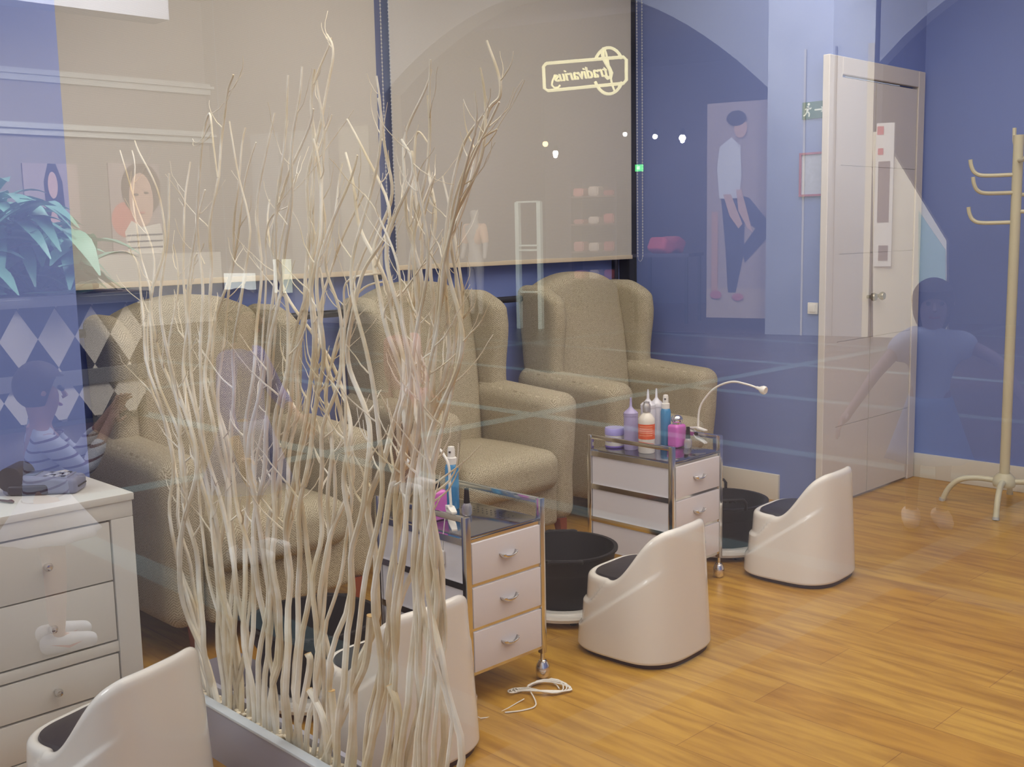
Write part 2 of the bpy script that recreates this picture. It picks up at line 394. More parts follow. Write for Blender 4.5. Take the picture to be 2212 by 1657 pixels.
# ---------------------------------------------------------------- wall things by the door
e = empty('exit_sign', (XC - .004, 2.806, 1.955)); tag(e, 'green emergency exit sign with running figure and arrow beside door frame', 'sign')
boxo('sign_plate', (-.004, 0, -.062, .062, -.040, .040), mat('exit_green', srgb(22, 84, 84), .5), e)
bm = bmesh.new()
def strip(bm, pts, wd, x=-.0055):
    for a, b in zip(pts, pts[1:]):
        a, b = Vector((x, *a)), Vector((x, *b)); dd = (b - a).normalized(); n = Vector((0, -dd.z, dd.y)) * wd / 2
        bm.faces.new([bm.verts.new(v) for v in (a + n, b + n, b - n, a - n)])
strip(bm, [(-.005, 0), (-.052, 0)], .007); strip(bm, [(-.042, .012), (-.054, 0), (-.042, -.012)], .006)
strip(bm, [(.030, .020), (.034, -.004)], .012); strip(bm, [(.034, .014), (.018, .006), (.012, .012)], .006); strip(bm, [(.032, .014), (.046, .004)], .006)
strip(bm, [(.034, -.004), (.022, -.014), (.024, -.030)], .007); strip(bm, [(.035, -.004), (.044, -.020), (.054, -.024)], .007)
bmesh.ops.create_circle(bm, cap_ends=True, segments=10, radius=.007, matrix=Matrix.Translation((-.0055, .026, .029)) @ Matrix.Rotation(pi / 2, 4, 'Y'))
frombm('pictogram', bm, mat('sign_white', (.75, .85, .8), .5), e, smooth=False)
e = empty('framed_notice', (XC - .003, 2.805, 1.65)); tag(e, 'small framed notice with a red and purple frame left of door', 'notice')
boxo('paper', (-.006, 0, -.060, .060, -.095, .095), mat('notice_paper', srgb(170, 178, 205), .6, noise=.12, scale=60), e)
bm = bmesh.new()
for q in ((-.07, -.06, -.105, .105), (.06, .07, -.105, .105), (-.06, .06, .095, .105), (-.06, .06, -.105, -.095)): box(bm, -.014, 0, *q)
frombm('frame', bm, mat('notice_frame', srgb(150, 80, 120), .4), e, smooth=False)
e = empty('wall_socket', (XC - .002, 2.79, 1.0)); tag(e, 'small white wall switch low beside the door frame', 'switch')
boxo('plate', (-.012, 0, -.028, .028, -.028, .028), WPLAS, e, .003); boxo('rocker', (-.016, -.010, -.016, .016, -.018, .018), WPLAS, e, .002)

# ---------------------------------------------------------------- coat stand
def coat_stand():
    t = empty('coat_stand', (5.43, 2.07, 0)); tag(t, 'cream metal coat stand with curved hooks in the far corner', 'coat stand')
    tubeo('pole', [(0, 0, .13), (0, 0, 1.81)], .0235, CREAM, t, 16)
    latheo('collar', [(.0, .10), (.05, .105), (.055, .125), (.05, .15), (.03, .17), (.02, .17)], CREAM, t)
    for a in (105, 15, -75, 195):
        a = radians(a); u = Vector((cos(a), sin(a), 0))
        p = smoothpath([u * .03 + Vector((0, 0, .13)), u * .12 + Vector((0, 0, .135)), u * .20 + Vector((0, 0, .12)), u * .255 + Vector((0, 0, .07)), u * .285 + Vector((0, 0, .0))])
        lg = tubeo('leg', p, .014, CREAM, t, 10)
        tubeo('foot_cap', [u * .2835 + Vector((0, 0, .014)), u * .287 + Vector((0, 0, 0))], .016, mat('grey_rubber', (.45, .44, .42), .6), lg, 10)
    hooks = [(118, 1.625), (135, 1.54), (110, 1.40), (-62, 1.70), (-50, 1.53), (-75, 1.45), (215, 1.72), (40, 1.80)]
    for a, z in hooks:
        a = radians(a); u = Vector((cos(a), sin(a), 0)); L = .20
        z0 = z - (.03 if a > 3 or abs(a - radians(40)) < .1 else 0)
        if abs(math.degrees(a) - 40) < 1: L = .06
        p = smoothpath([u * .015 + Vector((0, 0, z0)), u * (L * .72) + Vector((0, 0, z0)), u * (L * .93) + Vector((0, 0, z0 + .014)), u * L * 1.02 + Vector((0, 0, z0 + .045)), u * L * 1.05 + Vector((0, 0, z0 + .078))])
        tubeo('hook', p, .0095, CREAM, t, 8)
coat_stand()

# ---------------------------------------------------------------- wing armchairs
def make_armchair():
    t = empty('wing_armchair', (0, 0, 0))
    W = .345
    # local frame: front at -y (y = -0.33), back at +y (0.36)
    def armfn(s):
        def f(p):
            x, y, z = p
            tt = (y + .33) / .68
            if z > .38: z = z + (.045 * tt) * (z - .38) / .30
            b = .022 * ss(.45, .64, z) * (1 - .3 * tt)
            x = x + (x - s * W) / .07 * b
            x += s * .012 * (1 - z / .7)
            y = y + (.02 * ss(.5, .3, z) if y < -.2 else 0)
            return (x, y, z)
        return f
    for s in (-1, 1):
        frombm('armrest', rbox(.14, .67, .58, .062, 10, 4, armfn(s), (s * W, .005, .395)), FAB, t)
    def seatfn(p):
        x, y, z = p
        k = 1 - (x / .30) ** 2
        if z > .36: z += .028 * k * (1 - ((y + .06) / .34) ** 2) if abs(y) < .4 else 0
        if y < -.25: y -= .018 * k
        return (x, y, z)
    frombm('seat_cushion', rbox(.56, .58, .17, .06, 10, 4, seatfn, (0, -.06, .36)), FAB, t)
    frombm('front_apron', rbox(.58, .56, .20, .02, 8, 2, None, (0, -.03, .205)), FAB, t)
    def backfn(p):
        x, y, z = p
        tt = (z - .40) / .79
        if z > .75: z = z - .085 * (abs(x) / .30) ** 2.2 * ss(.75, 1.15, z)
        x *= (.86 + .17 * ss(.42, 1.0, z))
        y += .13 * tt - .03 * (1 - (x / .3) ** 2) * (1 if y < .17 else 0) * ss(.4, .6, z)
        return (x, y, z)
    frombm('backrest', rbox(.60, .15, .79, .05, 12, 4, backfn, (0, .19, .795)), FAB, t)
    for s in (-1, 1):
        def wingfn(p, s=s):
            x, y, z = p
            tt = (z - .66) / .47
            # the wing leans outwards and reaches forward most near its top
            fr = .5 - (y - .205) / .25
            y = y - fr * (.0 + .055 * ss(.1, .75, tt)) + .05 * tt
            x = x + s * (.015 * fr - .02)
            z = z - .05 * ss(.5, 1.0, fr) * ss(.6, 1, tt)
            return (x, y, z)
        frombm('wing', rbox(.10, .25, .50, .048, 8, 4, wingfn, (s * .35, .205, .885)), FAB, t)
    for sx in (-1, 1):
        for sy_ in (-1, 1):
            bm = bmesh.new(); y0 = -.28 if sy_ < 0 else .30
            v = box(bm, sx * .33 - .022, sx * .33 + .022, y0 - .022, y0 + .022, 0, .12)
            for q in v:
                if q.co.z < .01: q.co.x = sx * .335 + (q.co.x - sx * .33) * .65; q.co.y = y0 + sy_ * .01 + (q.co.y - y0) * .65
            frombm('leg', bm, LEGW, t, smooth=False)
    return t
ch = make_armchair()
CH = [(2.03, 3.56, 0, 'beige herringbone wing armchair on the left, behind the willow branches'),
      (3.17, 3.56, 0, 'beige herringbone wing armchair in the middle, behind the near trolley'),
      (4.26, 3.56, 0, 'beige herringbone wing armchair on the right, below the black upright')]
for i, (x, y, r, lab) in enumerate(CH):
    o = ch if i == 0 else copy_tree(ch)
    o.location = (x, y, 0); o.rotation_euler.z = r; tag(o, lab, 'armchair', 'row of wing armchairs')

# ---------------------------------------------------------------- pedicure stools
def make_stool():
    t = empty('pedicure_stool')
    a, bF, bB = .195, .20, .195      # half width, reach to the front (+y), to the back (-y)
    def foot(th, k):
        c, s_ = cos(th), sin(th); ex = .60 if s_ > 0 else .64
        x = a * math.copysign(abs(c) ** ex, c); y = (bF if s_ > 0 else bB) * math.copysign(abs(s_) ** ex, s_)
        return x * k, y * k
    def hrim(th):
        _, y = foot(th, 1); u = (bF - y) / (bF + bB)       # 0 front .. 1 back
        return .275 + .176 * ss(.42, .98, u) + .006 * ss(.9, 1.0, u)
    nth = 112; rings = []; bm = bmesh.new(); M_ = 7200; acc = [0.0]; q0 = foot(0, 1)
    for i in range(1, M_ + 1):
        q1 = foot(2 * pi * i / M_, 1); acc.append(acc[-1] + math.hypot(q1[0] - q0[0], q1[1] - q0[1])); q0 = q1
    TH = []; j_ = 0                       # stations evenly spaced along the outline
    for i in range(nth):
        while acc[j_] < acc[-1] * i / nth: j_ += 1
        TH.append(2 * pi * j_ / M_)
    def ring(fz, fk, inset=0):
        r = []
        for i in range(nth):
            th = TH[i]; h = hrim(th); z = fz(h, th); k = fk(z, h, th)
            x, y = foot(th, 1); L = math.hypot(x, y)
            x, y = x * k - x / L * inset, y * k - y / L * inset
            r.append(bm.verts.new((x, y, z)))
        rings.append(r)
    def kk(z, h, th):
        _, y = foot(th, 1); u = (bF - y) / (bF + bB)
        k = 1.0 - .33 * max(0, z) * (.9 - .15 * u)
        f = 1
        z1 = .176 + .115 * ss(.15, .5, u) + .4 * max(0, u - .5); z2 = .092 + .25 * max(0, (u - .10) / .9)
        k += .050 * f * (1 - ss(z1 - .009, z1 + .009, z)) + .045 * (1 - ss(.72, .98, u)) * (1 - ss(z2 - .009, z2 + .009, z)) - .06
        return k
    ring(lambda h, th: .018, kk, .02)
    ring(lambda h, th: .018, kk, .004)
    ring(lambda h, th: .024, kk)
    for j in range(1, 96): ring(lambda h, th, j=j: .024 + (h - .030 - .024) * j / 95, kk)
    for ang in (20, 45, 70, 90, 110, 135, 160, 180):
        q = radians(ang)
        ring(lambda h, th, q=q: h - .026 + .018 * sin(q), lambda z, h, th: kk(h - .02, h, th), .016 * (1 - cos(q)))
    def zin(f):
        return lambda h, th: (h - .026) * (1 - f) + .245 * f
    for f in (.3, .6, 1.0): ring(zin(f), lambda z, h, th: kk(h - .02, h, th), .030 + .006 * f)
    for A, B in zip(rings, rings[1:]):
        for k in range(nth): bm.faces.new((A[k], A[(k + 1) % nth], B[(k + 1) % nth], B[k]))
    bm.faces.new(rings[0][::-1]); bm.faces.new(rings[-1])
    o = frombm('shell', bm, STOOLM, t)
    bm = bmesh.new(); R = []
    for fz, ins in ((.244, .042), (.258, .036), (.270, .042), (.278, .07), (.281, .12)):
        r = []
        for i in range(nth):
            th = TH[i]; x, y = foot(th, .93); L = math.hypot(x, y)
            ii = ins if y > -.0 else ins + .0
            r.append(bm.verts.new((x - x / L * ii, y - y / L * ii - .002, fz)))
        R.append(r)
    for A, B in zip(R, R[1:]):
        for k in range(nth): bm.faces.new((A[k], A[(k + 1) % nth], B[(k + 1) % nth], B[k]))
    bm.faces.new(R[-1]); bm.faces.new(R[0][::-1])
    frombm('seat_pad', bm, CUSH, t)
    bm = bmesh.new(); r0 = []; r1 = []
    for i in range(nth):
        th = TH[i]; x, y = foot(th, .93); r0.append(bm.verts.new((x, y, 0.0))); x, y = foot(th, .95); r1.append(bm.verts.new((x, y, .020)))
    for k in range(nth): bm.faces.new((r0[k], r0[(k + 1) % nth], r1[(k + 1) % nth], r1[k]))
    bm.faces.new(r0[::-1]); bm.faces.new(r1)
    frombm('base_plate', bm, mat('dark_red_brown_base', (.05, .015, .012), .5), t)
    return t
st = make_stool()
ST = [(2.795, 2.225, 4, 'white moulded pedicure stool in the middle, between the two trolleys'),
      (3.84, 2.255, 4, 'white moulded pedicure stool farthest from the window, near the door'),
      (1.745, 2.25, 2, 'white moulded pedicure stool partly behind the willow branches'),
      (1.03, 2.41, 18, 'white moulded pedicure stool nearest the window, beside the drawer cabinet')]
for i, (x, y, r, lab) in enumerate(ST):
    o = st if i == 0 else copy_tree(st)
    o.location = (x, y, 0); o.rotation_euler.z = radians(r); tag(o, lab, 'stool', 'white pedicure stools')

# ---------------------------------------------------------------- trolleys
def make_trolley():
    t = empty('trolley'); hx, hy = .155, .205
    for sx in (-1, 1):
        for sy_ in (-1, 1):
            boxo('post', (sx * hx - .010, sx * hx + .010, sy_ * hy - .010, sy_ * hy + .010, .085, .585), CHROME, t, .002)
    for sx in (-1, 1):
        boxo('side_rail', (sx * hx - .007, sx * hx + .007, -hy, hy, .568, .585), CHROME, t, .002)
        boxo('side_panel', (sx * hx - .003, sx * hx + .003, -hy + .012, hy - .012, .11, .515), PANEL, t)
        for z in (.105, .240, .375, .510): boxo('side_bar', (sx * hx - .008, sx * hx + .008, -hy + .010, hy - .010, z - .010, z + .010), CHROME, t)
    for z in (.105, .240, .375, .510): boxo('front_bar', (-hx + .010, hx - .010, -hy - .004, -hy + .010, z - .005, z + .005), CHROME, t)
    boxo('back_bar', (-hx + .01, hx - .01, hy - .008, hy + .006, .500, .520), CHROME, t)
    tr = boxo('top_tray', (-hx + .008, hx - .008, -hy, hy, .515, .524), mat('tray_steel', (.35, .36, .40), .12, metal=1), t, .002)
    bm = bmesh.new()
    for i in range(14):
        for j in range(3): bmesh.ops.create_circle(bm, cap_ends=True, segments=8, radius=.0028, matrix=Matrix.Translation((.11 - j * .018, -.13 + i * .02, .5246)))
    frombm('perforations', bm, DARKGAP, tr, smooth=False)
    boxo('back_panel', (-hx + .01, hx - .01, hy - .004, hy + .002, .11, .51), PANEL, t)
    for k in range(3):
        z0 = .112 + .135 * k
        dr = boxo('drawer', (-hx + .013, hx - .013, -hy - .010, hy - .02, z0, z0 + .122), PANEL, t, .0015)
        bm = bmesh.new()          # half-moon cup pull
        n = 14; rr = []
        for j in range(5):
            q = j / 4 * pi / 2; r = []
            for i in range(n + 1):
                a = pi * i / n
                r.append(bm.verts.new((.034 * cos(a) * cos(q * .5), -hy - .010 - .020 * sin(q) , z0 + .070 - .021 * sin(a) * cos(q * .75))))
            rr.append(r)
        for A, B in zip(rr, rr[1:]):
            for i in range(n): bm.faces.new((A[i], A[i + 1], B[i + 1], B[i]))
        for i in range(n): pass
        h = frombm('cup_handle', bm, CHROME, dr); mo = h.modifiers.new('s', 'SOLIDIFY'); mo.thickness = .0018
    for sx in (-1, 1):
        for sy_ in (-1, 1):
            bm = bmesh.new(); c = (sx * hx, sy_ * hy, 0)
            lathe(bm, [(0, .092), (.007, .092), (.007, .062), (.012, .060), (.012, .056), (0, .056)], c, 12)
            cs = frombm('caster', bm, CHROME, t)
            latheo('caster_bulb', [(0, .060), (.014, .057), (.021, .045), (.023, .030), (.021, .012), (.012, .001), (0, 0)], mat('bright_chrome', (.85, .82, .84), .18, metal=1), cs, c, 18)
    return t
T1 = (2.205, 2.50, 0); T2 = (3.415, 2.675, 0)
tr1 = make_trolley(); tr1.location = T1; tag(tr1, 'chrome trolley with three white drawers, nearest the branches', 'trolley', 'pedicure trolleys')
tr2 = copy_tree(tr1); tr2.location = T2; tag(tr2, 'chrome trolley with three white drawers, crowded with bottles', 'trolley', 'pedicure trolleys')
ZT = .5245
# bottles -----------------------------------------------------------------
def liquid(name, col, rough=.15, tr=.0): return mat(name, col, rough, coat=.3, trans=tr)
LAV = liquid('lavender_plastic', srgb(176, 165, 205)); LAVL = liquid('lavender_lid', srgb(176, 168, 232)); MILK = liquid('milky_plastic', srgb(222, 220, 228), .3)
BLUEL = liquid('blue_lotion', srgb(60, 140, 190)); PINKL = liquid('pink_remover', srgb(214, 110, 196)); CLEAR = mat('clear_acrylic', (.8, .82, .86), .08, trans=.85)
ORL = mat('orange_label', srgb(232, 96, 52), .5); PURL = mat('purple_label', srgb(120, 96, 190), .5)
def at(px, py, z=ZT): v = onz(px, py, z); return v
def bottle_squeeze(px, py, m, h, r, lab, name='squeeze_bottle'):
    p = at(px, py); t = empty(name, p); t.scale = (1.25,) * 3; tag(t, lab, 'bottle')
    latheo('bottle_body', [(0, 0), (r * .95, 0), (r, .004), (r, h), (r * .96, h + .006), (r * .8, h + .012), (0, h + .012)], m, t)
    latheo('cap', [(r * 1.03, h + .004), (r * 1.03, h + .014), (r * .8, h + .020), (r * .45, h + .026), (r * .2, h + .034), (.0025, h + .064), (0, h + .064)], MILK if m is not LAV else LAV, t)
    return t
bottle_squeeze(1400, 965, MILK, .125, .024, 'white squeeze bottle with pointed nozzle, behind the orange-labelled bottle')
bottle_squeeze(1418, 958, MILK, .120, .022, 'white squeeze bottle with pointed nozzle, next to the blue spray')
bottle_squeeze(1363, 970, LAV, .105, .023, 'translucent lavender squeeze bottle beside the cream jar')
def jar():
    p = at(1328, 965); t = empty('cream_jar', p); t.scale = (1.15,) * 3; tag(t, 'squat white cream jar with a lavender lid on the bottle trolley', 'jar')
    r = .034
    latheo('jar_body', [(0, 0), (r * .9, 0), (r, .006), (r, .045), (0, .045)], WPLAS, t)
    latheo('foot_ring', [(r * .93, 0), (r * 1.01, .003), (r * 1.01, .007), (r * .98, .009)], PURL, t)
    latheo('lid', [(r * 1.03, .045), (r * 1.05, .048), (r * 1.05, .066), (r * .98, .070), (0, .070)], LAVL, t)
    bm = bmesh.new(); n = 8; g = []
    for i in range(n + 1):
        a = radians(150 + 50 * i / n); g.append([bm.verts.new((r * 1.012 * cos(a), r * 1.012 * sin(a), z)) for z in (.022, .036)])
    for A, B in zip(g, g[1:]): bm.faces.new((A[0], B[0], B[1], A[1]))
    frombm('label_mark', bm, PURL, t)
jar()
def lotion():
    p = at(1397, 977); t = empty('lotion_bottle', p); t.scale = (1.27,) * 3; tag(t, 'white lotion bottle with bright orange label on the trolley', 'bottle')
    r = .0265
    latheo('bottle_body', [(0, 0), (r * .92, 0), (r, .004), (r, .098), (r * .96, .108), (r * .7, .118), (.011, .126), (.011, .130), (0, .130)], mat('cream_lotion', srgb(234, 226, 214), .2, coat=.3), t)
    latheo('cap', [(.0125, .128), (.0125, .150), (.010, .153), (.009, .160), (0, .161)], mat('frosted_cap', srgb(190, 184, 180), .25, metal=.5), t)
    bm = bmesh.new(); n = 24; g = []
    for i in range(n + 1):
        a = radians(140 + 150 * i / n); g.append([bm.verts.new((r * 1.01 * cos(a), r * 1.01 * sin(a), z)) for z in (.045, .092)])
    for A, B in zip(g, g[1:]): bm.faces.new((A[0], B[0], B[1], A[1]))
    lb = frombm('label', bm, ORL, t)
    bm = bmesh.new()
    for zz in (.084, .077, .070, .063, .056):
        g = []
        for i in range(13):
            a = radians(165 + 95 * i / 12); g.append([bm.verts.new((r * 1.02 * cos(a), r * 1.02 * sin(a), z)) for z in (zz, zz + .0022)])
        for A, B in zip(g, g[1:]): bm.faces.new((A[0], B[0], B[1], A[1]))
    frombm('label_print', bm, mat('label_print', srgb(250, 170, 130), .5), lb, smooth=False)
lotion()
def spray(px, py, h, r, lab, sc=1, base_z=ZT):
    p = at(px, py, base_z); t = empty('spray_bottle', p); t.scale = (1.27,) * 3; tag(t, lab, 'bottle')
    latheo('bottle_body', [(0, 0), (r * .92, 0), (r, .003), (r, h), (r * .85, h + .008), (r * .6, h + .014), (0, h + .014)], BLUEL, t)
    latheo('collar', [(r * .78, h + .010), (r * .78, h + .026), (r * .6, h + .028), (0, h + .028)], WPLAS, t)
    hd = latheo('spray_head', [(r * .55, h + .028), (r * .55, h + .046), (r * .45, h + .054), (0, h + .056)], WPLAS, t)
    latheo('nozzle', [(0, 0), (.003, 0), (.003, .004), (0, .004)], DARKGAP, hd, c=(-r * .5, -r * .25, h + .040), n=8)
spray(1438, 960, .108, .0165, 'slim blue spray bottle with white head on the far trolley')
p = at(1462, 965)
def remover(p, lab, dome=True):
    t = empty('remover_bottle', p); t.scale = (1.3,) * 3; tag(t, lab, 'bottle'); r = .0245
    frombm('bottle_body', rbox(r * 2, r * 1.7, .072, .009, 4, 3, None, (0, 0, .036)), PINKL, t)
    if dome:
        latheo('pump_top', [(.013, .072), (.013, .078), (.017, .082), (.018, .090), (.014, .097), (.006, .100), (0, .100)], CHROME, t)
    else:
        latheo('cap', [(.013, .072), (.013, .094), (.011, .096), (0, .096)], BLACKP, t)
remover(p, 'square pink remover bottle with chrome pump top')
def polish(p, lab, h=1.0):
    t = empty('nail_polish', p); t.scale = (1.25,) * 3; tag(t, lab, 'nail polish')
    latheo('glass_bottle', [(0, 0), (.011, 0), (.013, .004), (.013, .022), (.009, .029), (.006, .032), (0, .032)], mat('clear_polish', (.75, .72, .74), .06, trans=.7), t)
    latheo('cap', [(.0075, .030), (.0080, .032), (.0055, .068), (0, .069)], BLACKP, t)
polish(at(1486, 967), 'small clear nail polish with black cap on the bottle trolley')
# near trolley bottles
remover(at(941, 1122), 'square pink bottle with black cap beside the branches', False)
spray(978, 1098, .105, .0175, 'tall blue spray bottle with white head on the near trolley')
polish(at(1009, 1112), 'dark capped nail polish on the near trolley beside the clip lamp')
# clip lamps ---------------------------------------------------------------
def clip_lamp(p, neck, yaw, lab, cord=False):
    t = empty('clip_lamp', p); tag(t, lab, 'lamp')
    ax = Vector((cos(yaw), sin(yaw), 0)); sd = Vector((-sin(yaw), cos(yaw), 0))
    def jaw(zs, name):
        bm = bmesh.new(); prof = [(-.045, zs * .004, .008), (-.02, zs * .006, .010), (.005, zs * .010, .010), (.03, zs * .006, .010), (.052, zs * .003, .008)]
        ring = []
        for u, z, w2 in prof:
            zz = z if zs > 0 else z - abs(u - .052) * .45 * (u < .03)
            ring.append([bm.verts.new(ax * u + sd * a + Vector((0, 0, zz + b))) for a, b in ((-w2, 0), (w2, 0), (w2, .005), (-w2, .005))])
        for A, B in zip(ring, ring[1:]):
            for k in range(4): bm.faces.new((A[k], A[(k + 1) % 4], B[(k + 1) % 4], B[k]))
        bm.faces.new(ring[0][::-1]); bm.faces.new(ring[-1])
        return frombm(name, bm, WPLAS, t, smooth=False)
    jaw(1, 'clip_jaw'); jaw(-1, 'clip_jaw')
    pts = smoothpath([Vector(q) - Vector(p) for q in neck], 8)
    tubeo('gooseneck', pts, .0042, WPLAS, t, 10)
    e = pts[-1]; d = (pts[-1] - pts[-2]).normalized(); bm = bmesh.new()
    lathe(bm, [(0, -.004), (.006, -.004), (.007, .008), (.011, .014), (.016, .024), (.0165, .034), (.014, .038), (0, .036)], n=18)
    q = d.to_track_quat('Z', 'Y').to_matrix().to_4x4(); bmesh.ops.transform(bm, matrix=Matrix.Translation(e) @ q, verts=bm.verts[:])
    frombm('lamp_head', bm, WPLAS, t)
    return t
nx = 3.57
cl2 = onx(1508, 930, nx)
neck = [cl2 + Vector((0, 0, .004))] + [onx(a, b, nx) for a, b in ((1510, 890), (1520, 865), (1545, 838), (1580, 825), (1612, 830), (1636, 838))]
clip_lamp(cl2, neck, radians(80), 'white gooseneck clip lamp arching over the bottle trolley')
c1p = onx(975, 1105, 2.06)
neck = [c1p + Vector((0, 0, .004))] + [onx(a, b, 2.06) for a, b in ((972, 1060), (970, 1010), (960, 985), (945, 966), (925, 955), (905, 962), (893, 985))]
cl1 = clip_lamp(c1p, neck, radians(60), 'white gooseneck clip lamp clamped on the near trolley by the branches')
sw = onx(955, 1205, 2.04)
cord = smoothpath([onx(a, b, 2.045) - c1p for a, b in ((962, 1112), (958, 1150), (956, 1182), (956, 1240), (958, 1275), (970, 1330))] + [Vector((1.98, 2.24, .12)) - c1p, Vector((2.02, 2.22, .006)) - c1p, Vector((2.2, 2.22, .006)) - c1p], 5)
tubeo('cord', cord, .0016, WPLAS, cl1, 6)
frombm('cord_switch', rbox(.016, .014, .046, .006, 3, 3, None, tuple(sw - c1p)), WPLAS, cl1)
# coiled cable on the floor
bm = bmesh.new(); pts = []
for i in range(150):
    a = i / 150 * 2 * pi * 5.3; k = .85 + .25 * sin(i * .7 / 3)
    pts.append(Vector((2.265 + .075 * cos(a) * k + .015 * sin(a * 2.1), 2.245 + .035 * sin(a * 2) * k * .8 + .03 * sin(a) * k - .05 * cos(a), .004 + .010 * (i % 30) / 30 + .004 * sin(a * 3))))
pts += smoothpath([pts[-1], Vector((2.20, 2.17, .005)), Vector((2.15, 2.17, .003)), Vector((2.10, 2.20, .003))], 5)[1:]
tube(bm, pts, .0022, 6)
tag(frombm('coiled_cable', bm, WPLAS), 'thin white cable coiled on the wood floor beneath the near trolley', 'cable')

# ---------------------------------------------------------------- black foot tubs on wheeled bases
def make_tub(up):
    t = empty('foot_tub')
    latheo('tub_body', [(0, .055), (.150, .055), (.160, .06), (.186, .19), (.190, .20), (.194, .205), (.203, .258), (.212, .262), (.212, .270), (.197, .270), (.186, .20), (.150, .075), (0, .07)], BLACKP, t, n=48)
    for s in (-1, 1):
        bm = bmesh.new()
        u = Vector((cos(radians(35)), sin(radians(35)), 0)) * s; v = Vector((-u.y, u.x, 0))
        def hp(q, z): return u * (.205 + (0 if up else z * .12)) + v * q + Vector((0, 0, .262 + z * (1 if up else .12)))
        tube(bm, [hp(q, z) for q, z in ((-.060, .0), (-.060, .035), (-.050, .052), (.050, .052), (.060, .035), (.060, .0))], .008, 8)
        for j in range(4): bmesh.ops.create_icosphere(bm, subdivisions=2, radius=.0085, matrix=Matrix.Translation(hp(-.03 + .02 * j, .046)))
        frombm('handle', bm, BLACKP, t)
    bs = latheo('rolling_base', [(0, .022), (.20, .022), (.212, .026), (.215, .038), (.21, .048), (.195, .05), (.19, .056), (0, .056)], WPLAS, t, n=48)
    for k in range(4):
        a = radians(45 + 90 * k); latheo('wheel', [(0, 0), (.012, .001), (.015, .010), (.012, .021), (0, .023)], BLACKP, bs, c=(.16 * cos(a), .16 * sin(a), 0), n=12)
    return t
tb = make_tub(False)
for i, (x, y, r, lab) in enumerate(((2.86, 2.665, 10, 'black plastic foot tub in front of the middle armchair'), (3.90, 2.68, 12, 'black plastic foot tub farthest away, with its handle up by the wall'), (1.80, 2.72, 0, 'black plastic foot tub seen through the branches'))):
    o = tb if i == 0 else (make_tub(True) if i == 1 else copy_tree(tb))
    o.location = (x, y, 0); o.rotation_euler.z = radians(r); o.scale = (.95, .95, .93) if i != 1 else (.93, .93, .86); tag(o, lab, 'foot tub', 'black foot tubs')

# ---------------------------------------------------------------- drawer cabinet with card terminal
ZD = .72
t = empty('drawer_cabinet', (.90, 3.02, 0)); tag(t, 'white cabinet of wide drawers with small round knobs, left', 'cabinet')
def cb(name, d_, m=WHITE, bev=.003, parent=t): return boxo(name, (d_[0] - .90, d_[1] - .90, d_[2] - 3.02, d_[3] - 3.02, d_[4], d_[5]), m, parent, bev)
cb('cabinet_top', (.50, 1.292, 2.798, 3.245, .70, ZD))
cb('top_rail', (.505, 1.288, 2.803, 3.24, .655, .70))
cb('side_panel', (1.225, 1.288, 2.803, 3.24, .0, .655)); cb('side_panel', (.505, .56, 2.803, 3.24, .0, .655))
cb('carcass', (.56, 1.225, 2.825, 3.235, .03, .655), DARKGAP, 0)
cb('divider_rail', (.56, 1.225, 2.806, 2.83, .285, .315)); cb('bottom_rail', (.56, 1.225, 2.806, 2.83, .02, .06))
for z0, z1 in ((.488, .650), (.320, .484), (.178, .280), (.064, .172)):
    z1_ = z1
    dr = cb('drawer', (.563, 1.221, 2.806, 2.84, z0, z1), WHITE, .002)
    for kx in (.75, 1.045):
        bm = bmesh.new(); lathe(bm, [(0, 0), (.005, 0), (.005, .010), (.010, .016), (.0115, .022), (.008, .029), (0, .031)], n=14)
        bmesh.ops.rotate(bm, cent=(0, 0, 0), matrix=Matrix.Rotation(pi / 2, 3, 'X'), verts=bm.verts[:])
        bmesh.ops.translate(bm, vec=(kx - .90, 2.806 - 3.02, (z0 + z1) / 2), verts=bm.verts[:])
        frombm('drawer_knob', bm, CHROME, dr)
# card terminal, axes in cabinet plane
def terminal():
    p = onz(98, 1062, ZD); t = empty('card_terminal', (p.x, p.y, ZD)); tag(t, 'grey card payment terminal with keypad on the white cabinet', 'card terminal')
    t.rotation_euler.z = radians(48)
    G1 = mat('terminal_grey', srgb(128, 132, 158), .4); G2 = mat('terminal_dark', srgb(48, 46, 60), .4); KEY = mat('terminal_keys', srgb(190, 192, 205), .4)
    def sl(p): return (p[0], p[1], p[2] + .016 * (p[1] + .10) / .2 * (1 if p[2] > .02 else 0))
    frombm('terminal_body', rbox(.088, .20, .042, .012, 6, 3, sl, (0, 0, .021)), G1, t)
    frombm('rear_base', rbox(.078, .11, .03, .010, 4, 3, None, (-.01, .03, .015)), G2, t)
    bm = bmesh.new(); tube(bm, [(-.046, .075, .045), (.046, .075, .045)], .034, 18); frombm('paper_roll_cover', bm, G2, t)
    boxo('screen', (-.030, .030, .012, .048, .048, .0535), mat('lcd_grey', srgb(104, 116, 140), .2), t, .001)
    kp = boxo('keypad_plate', (-.038, .038, -.075, .004, .036, .0465), G1, t, .002)
    for i in range(4):
        for j in range(4):
            boxo('key', (-.031 + i * .0165, -.019 + i * .0165, -.066 + j * .0165, -.056 + j * .0165, .046, .0495), KEY if (i + j) % 3 else G2, kp, .001)
    boxo('card_slot', (-.03, .03, -.103, -.099, .018, .021), DARKGAP, t)
    for k, c in enumerate(((.8, .25, .1), (.85, .75, .1), (.1, .6, .3))):
        boxo('logo_stripe', (.018 + k * .006, .024 + k * .006, -.092, -.080, .040, .0415), mat('stripe_%s' % 'abc'[k], c, .5), t)
terminal()
p = onz(18, 1087, ZD)
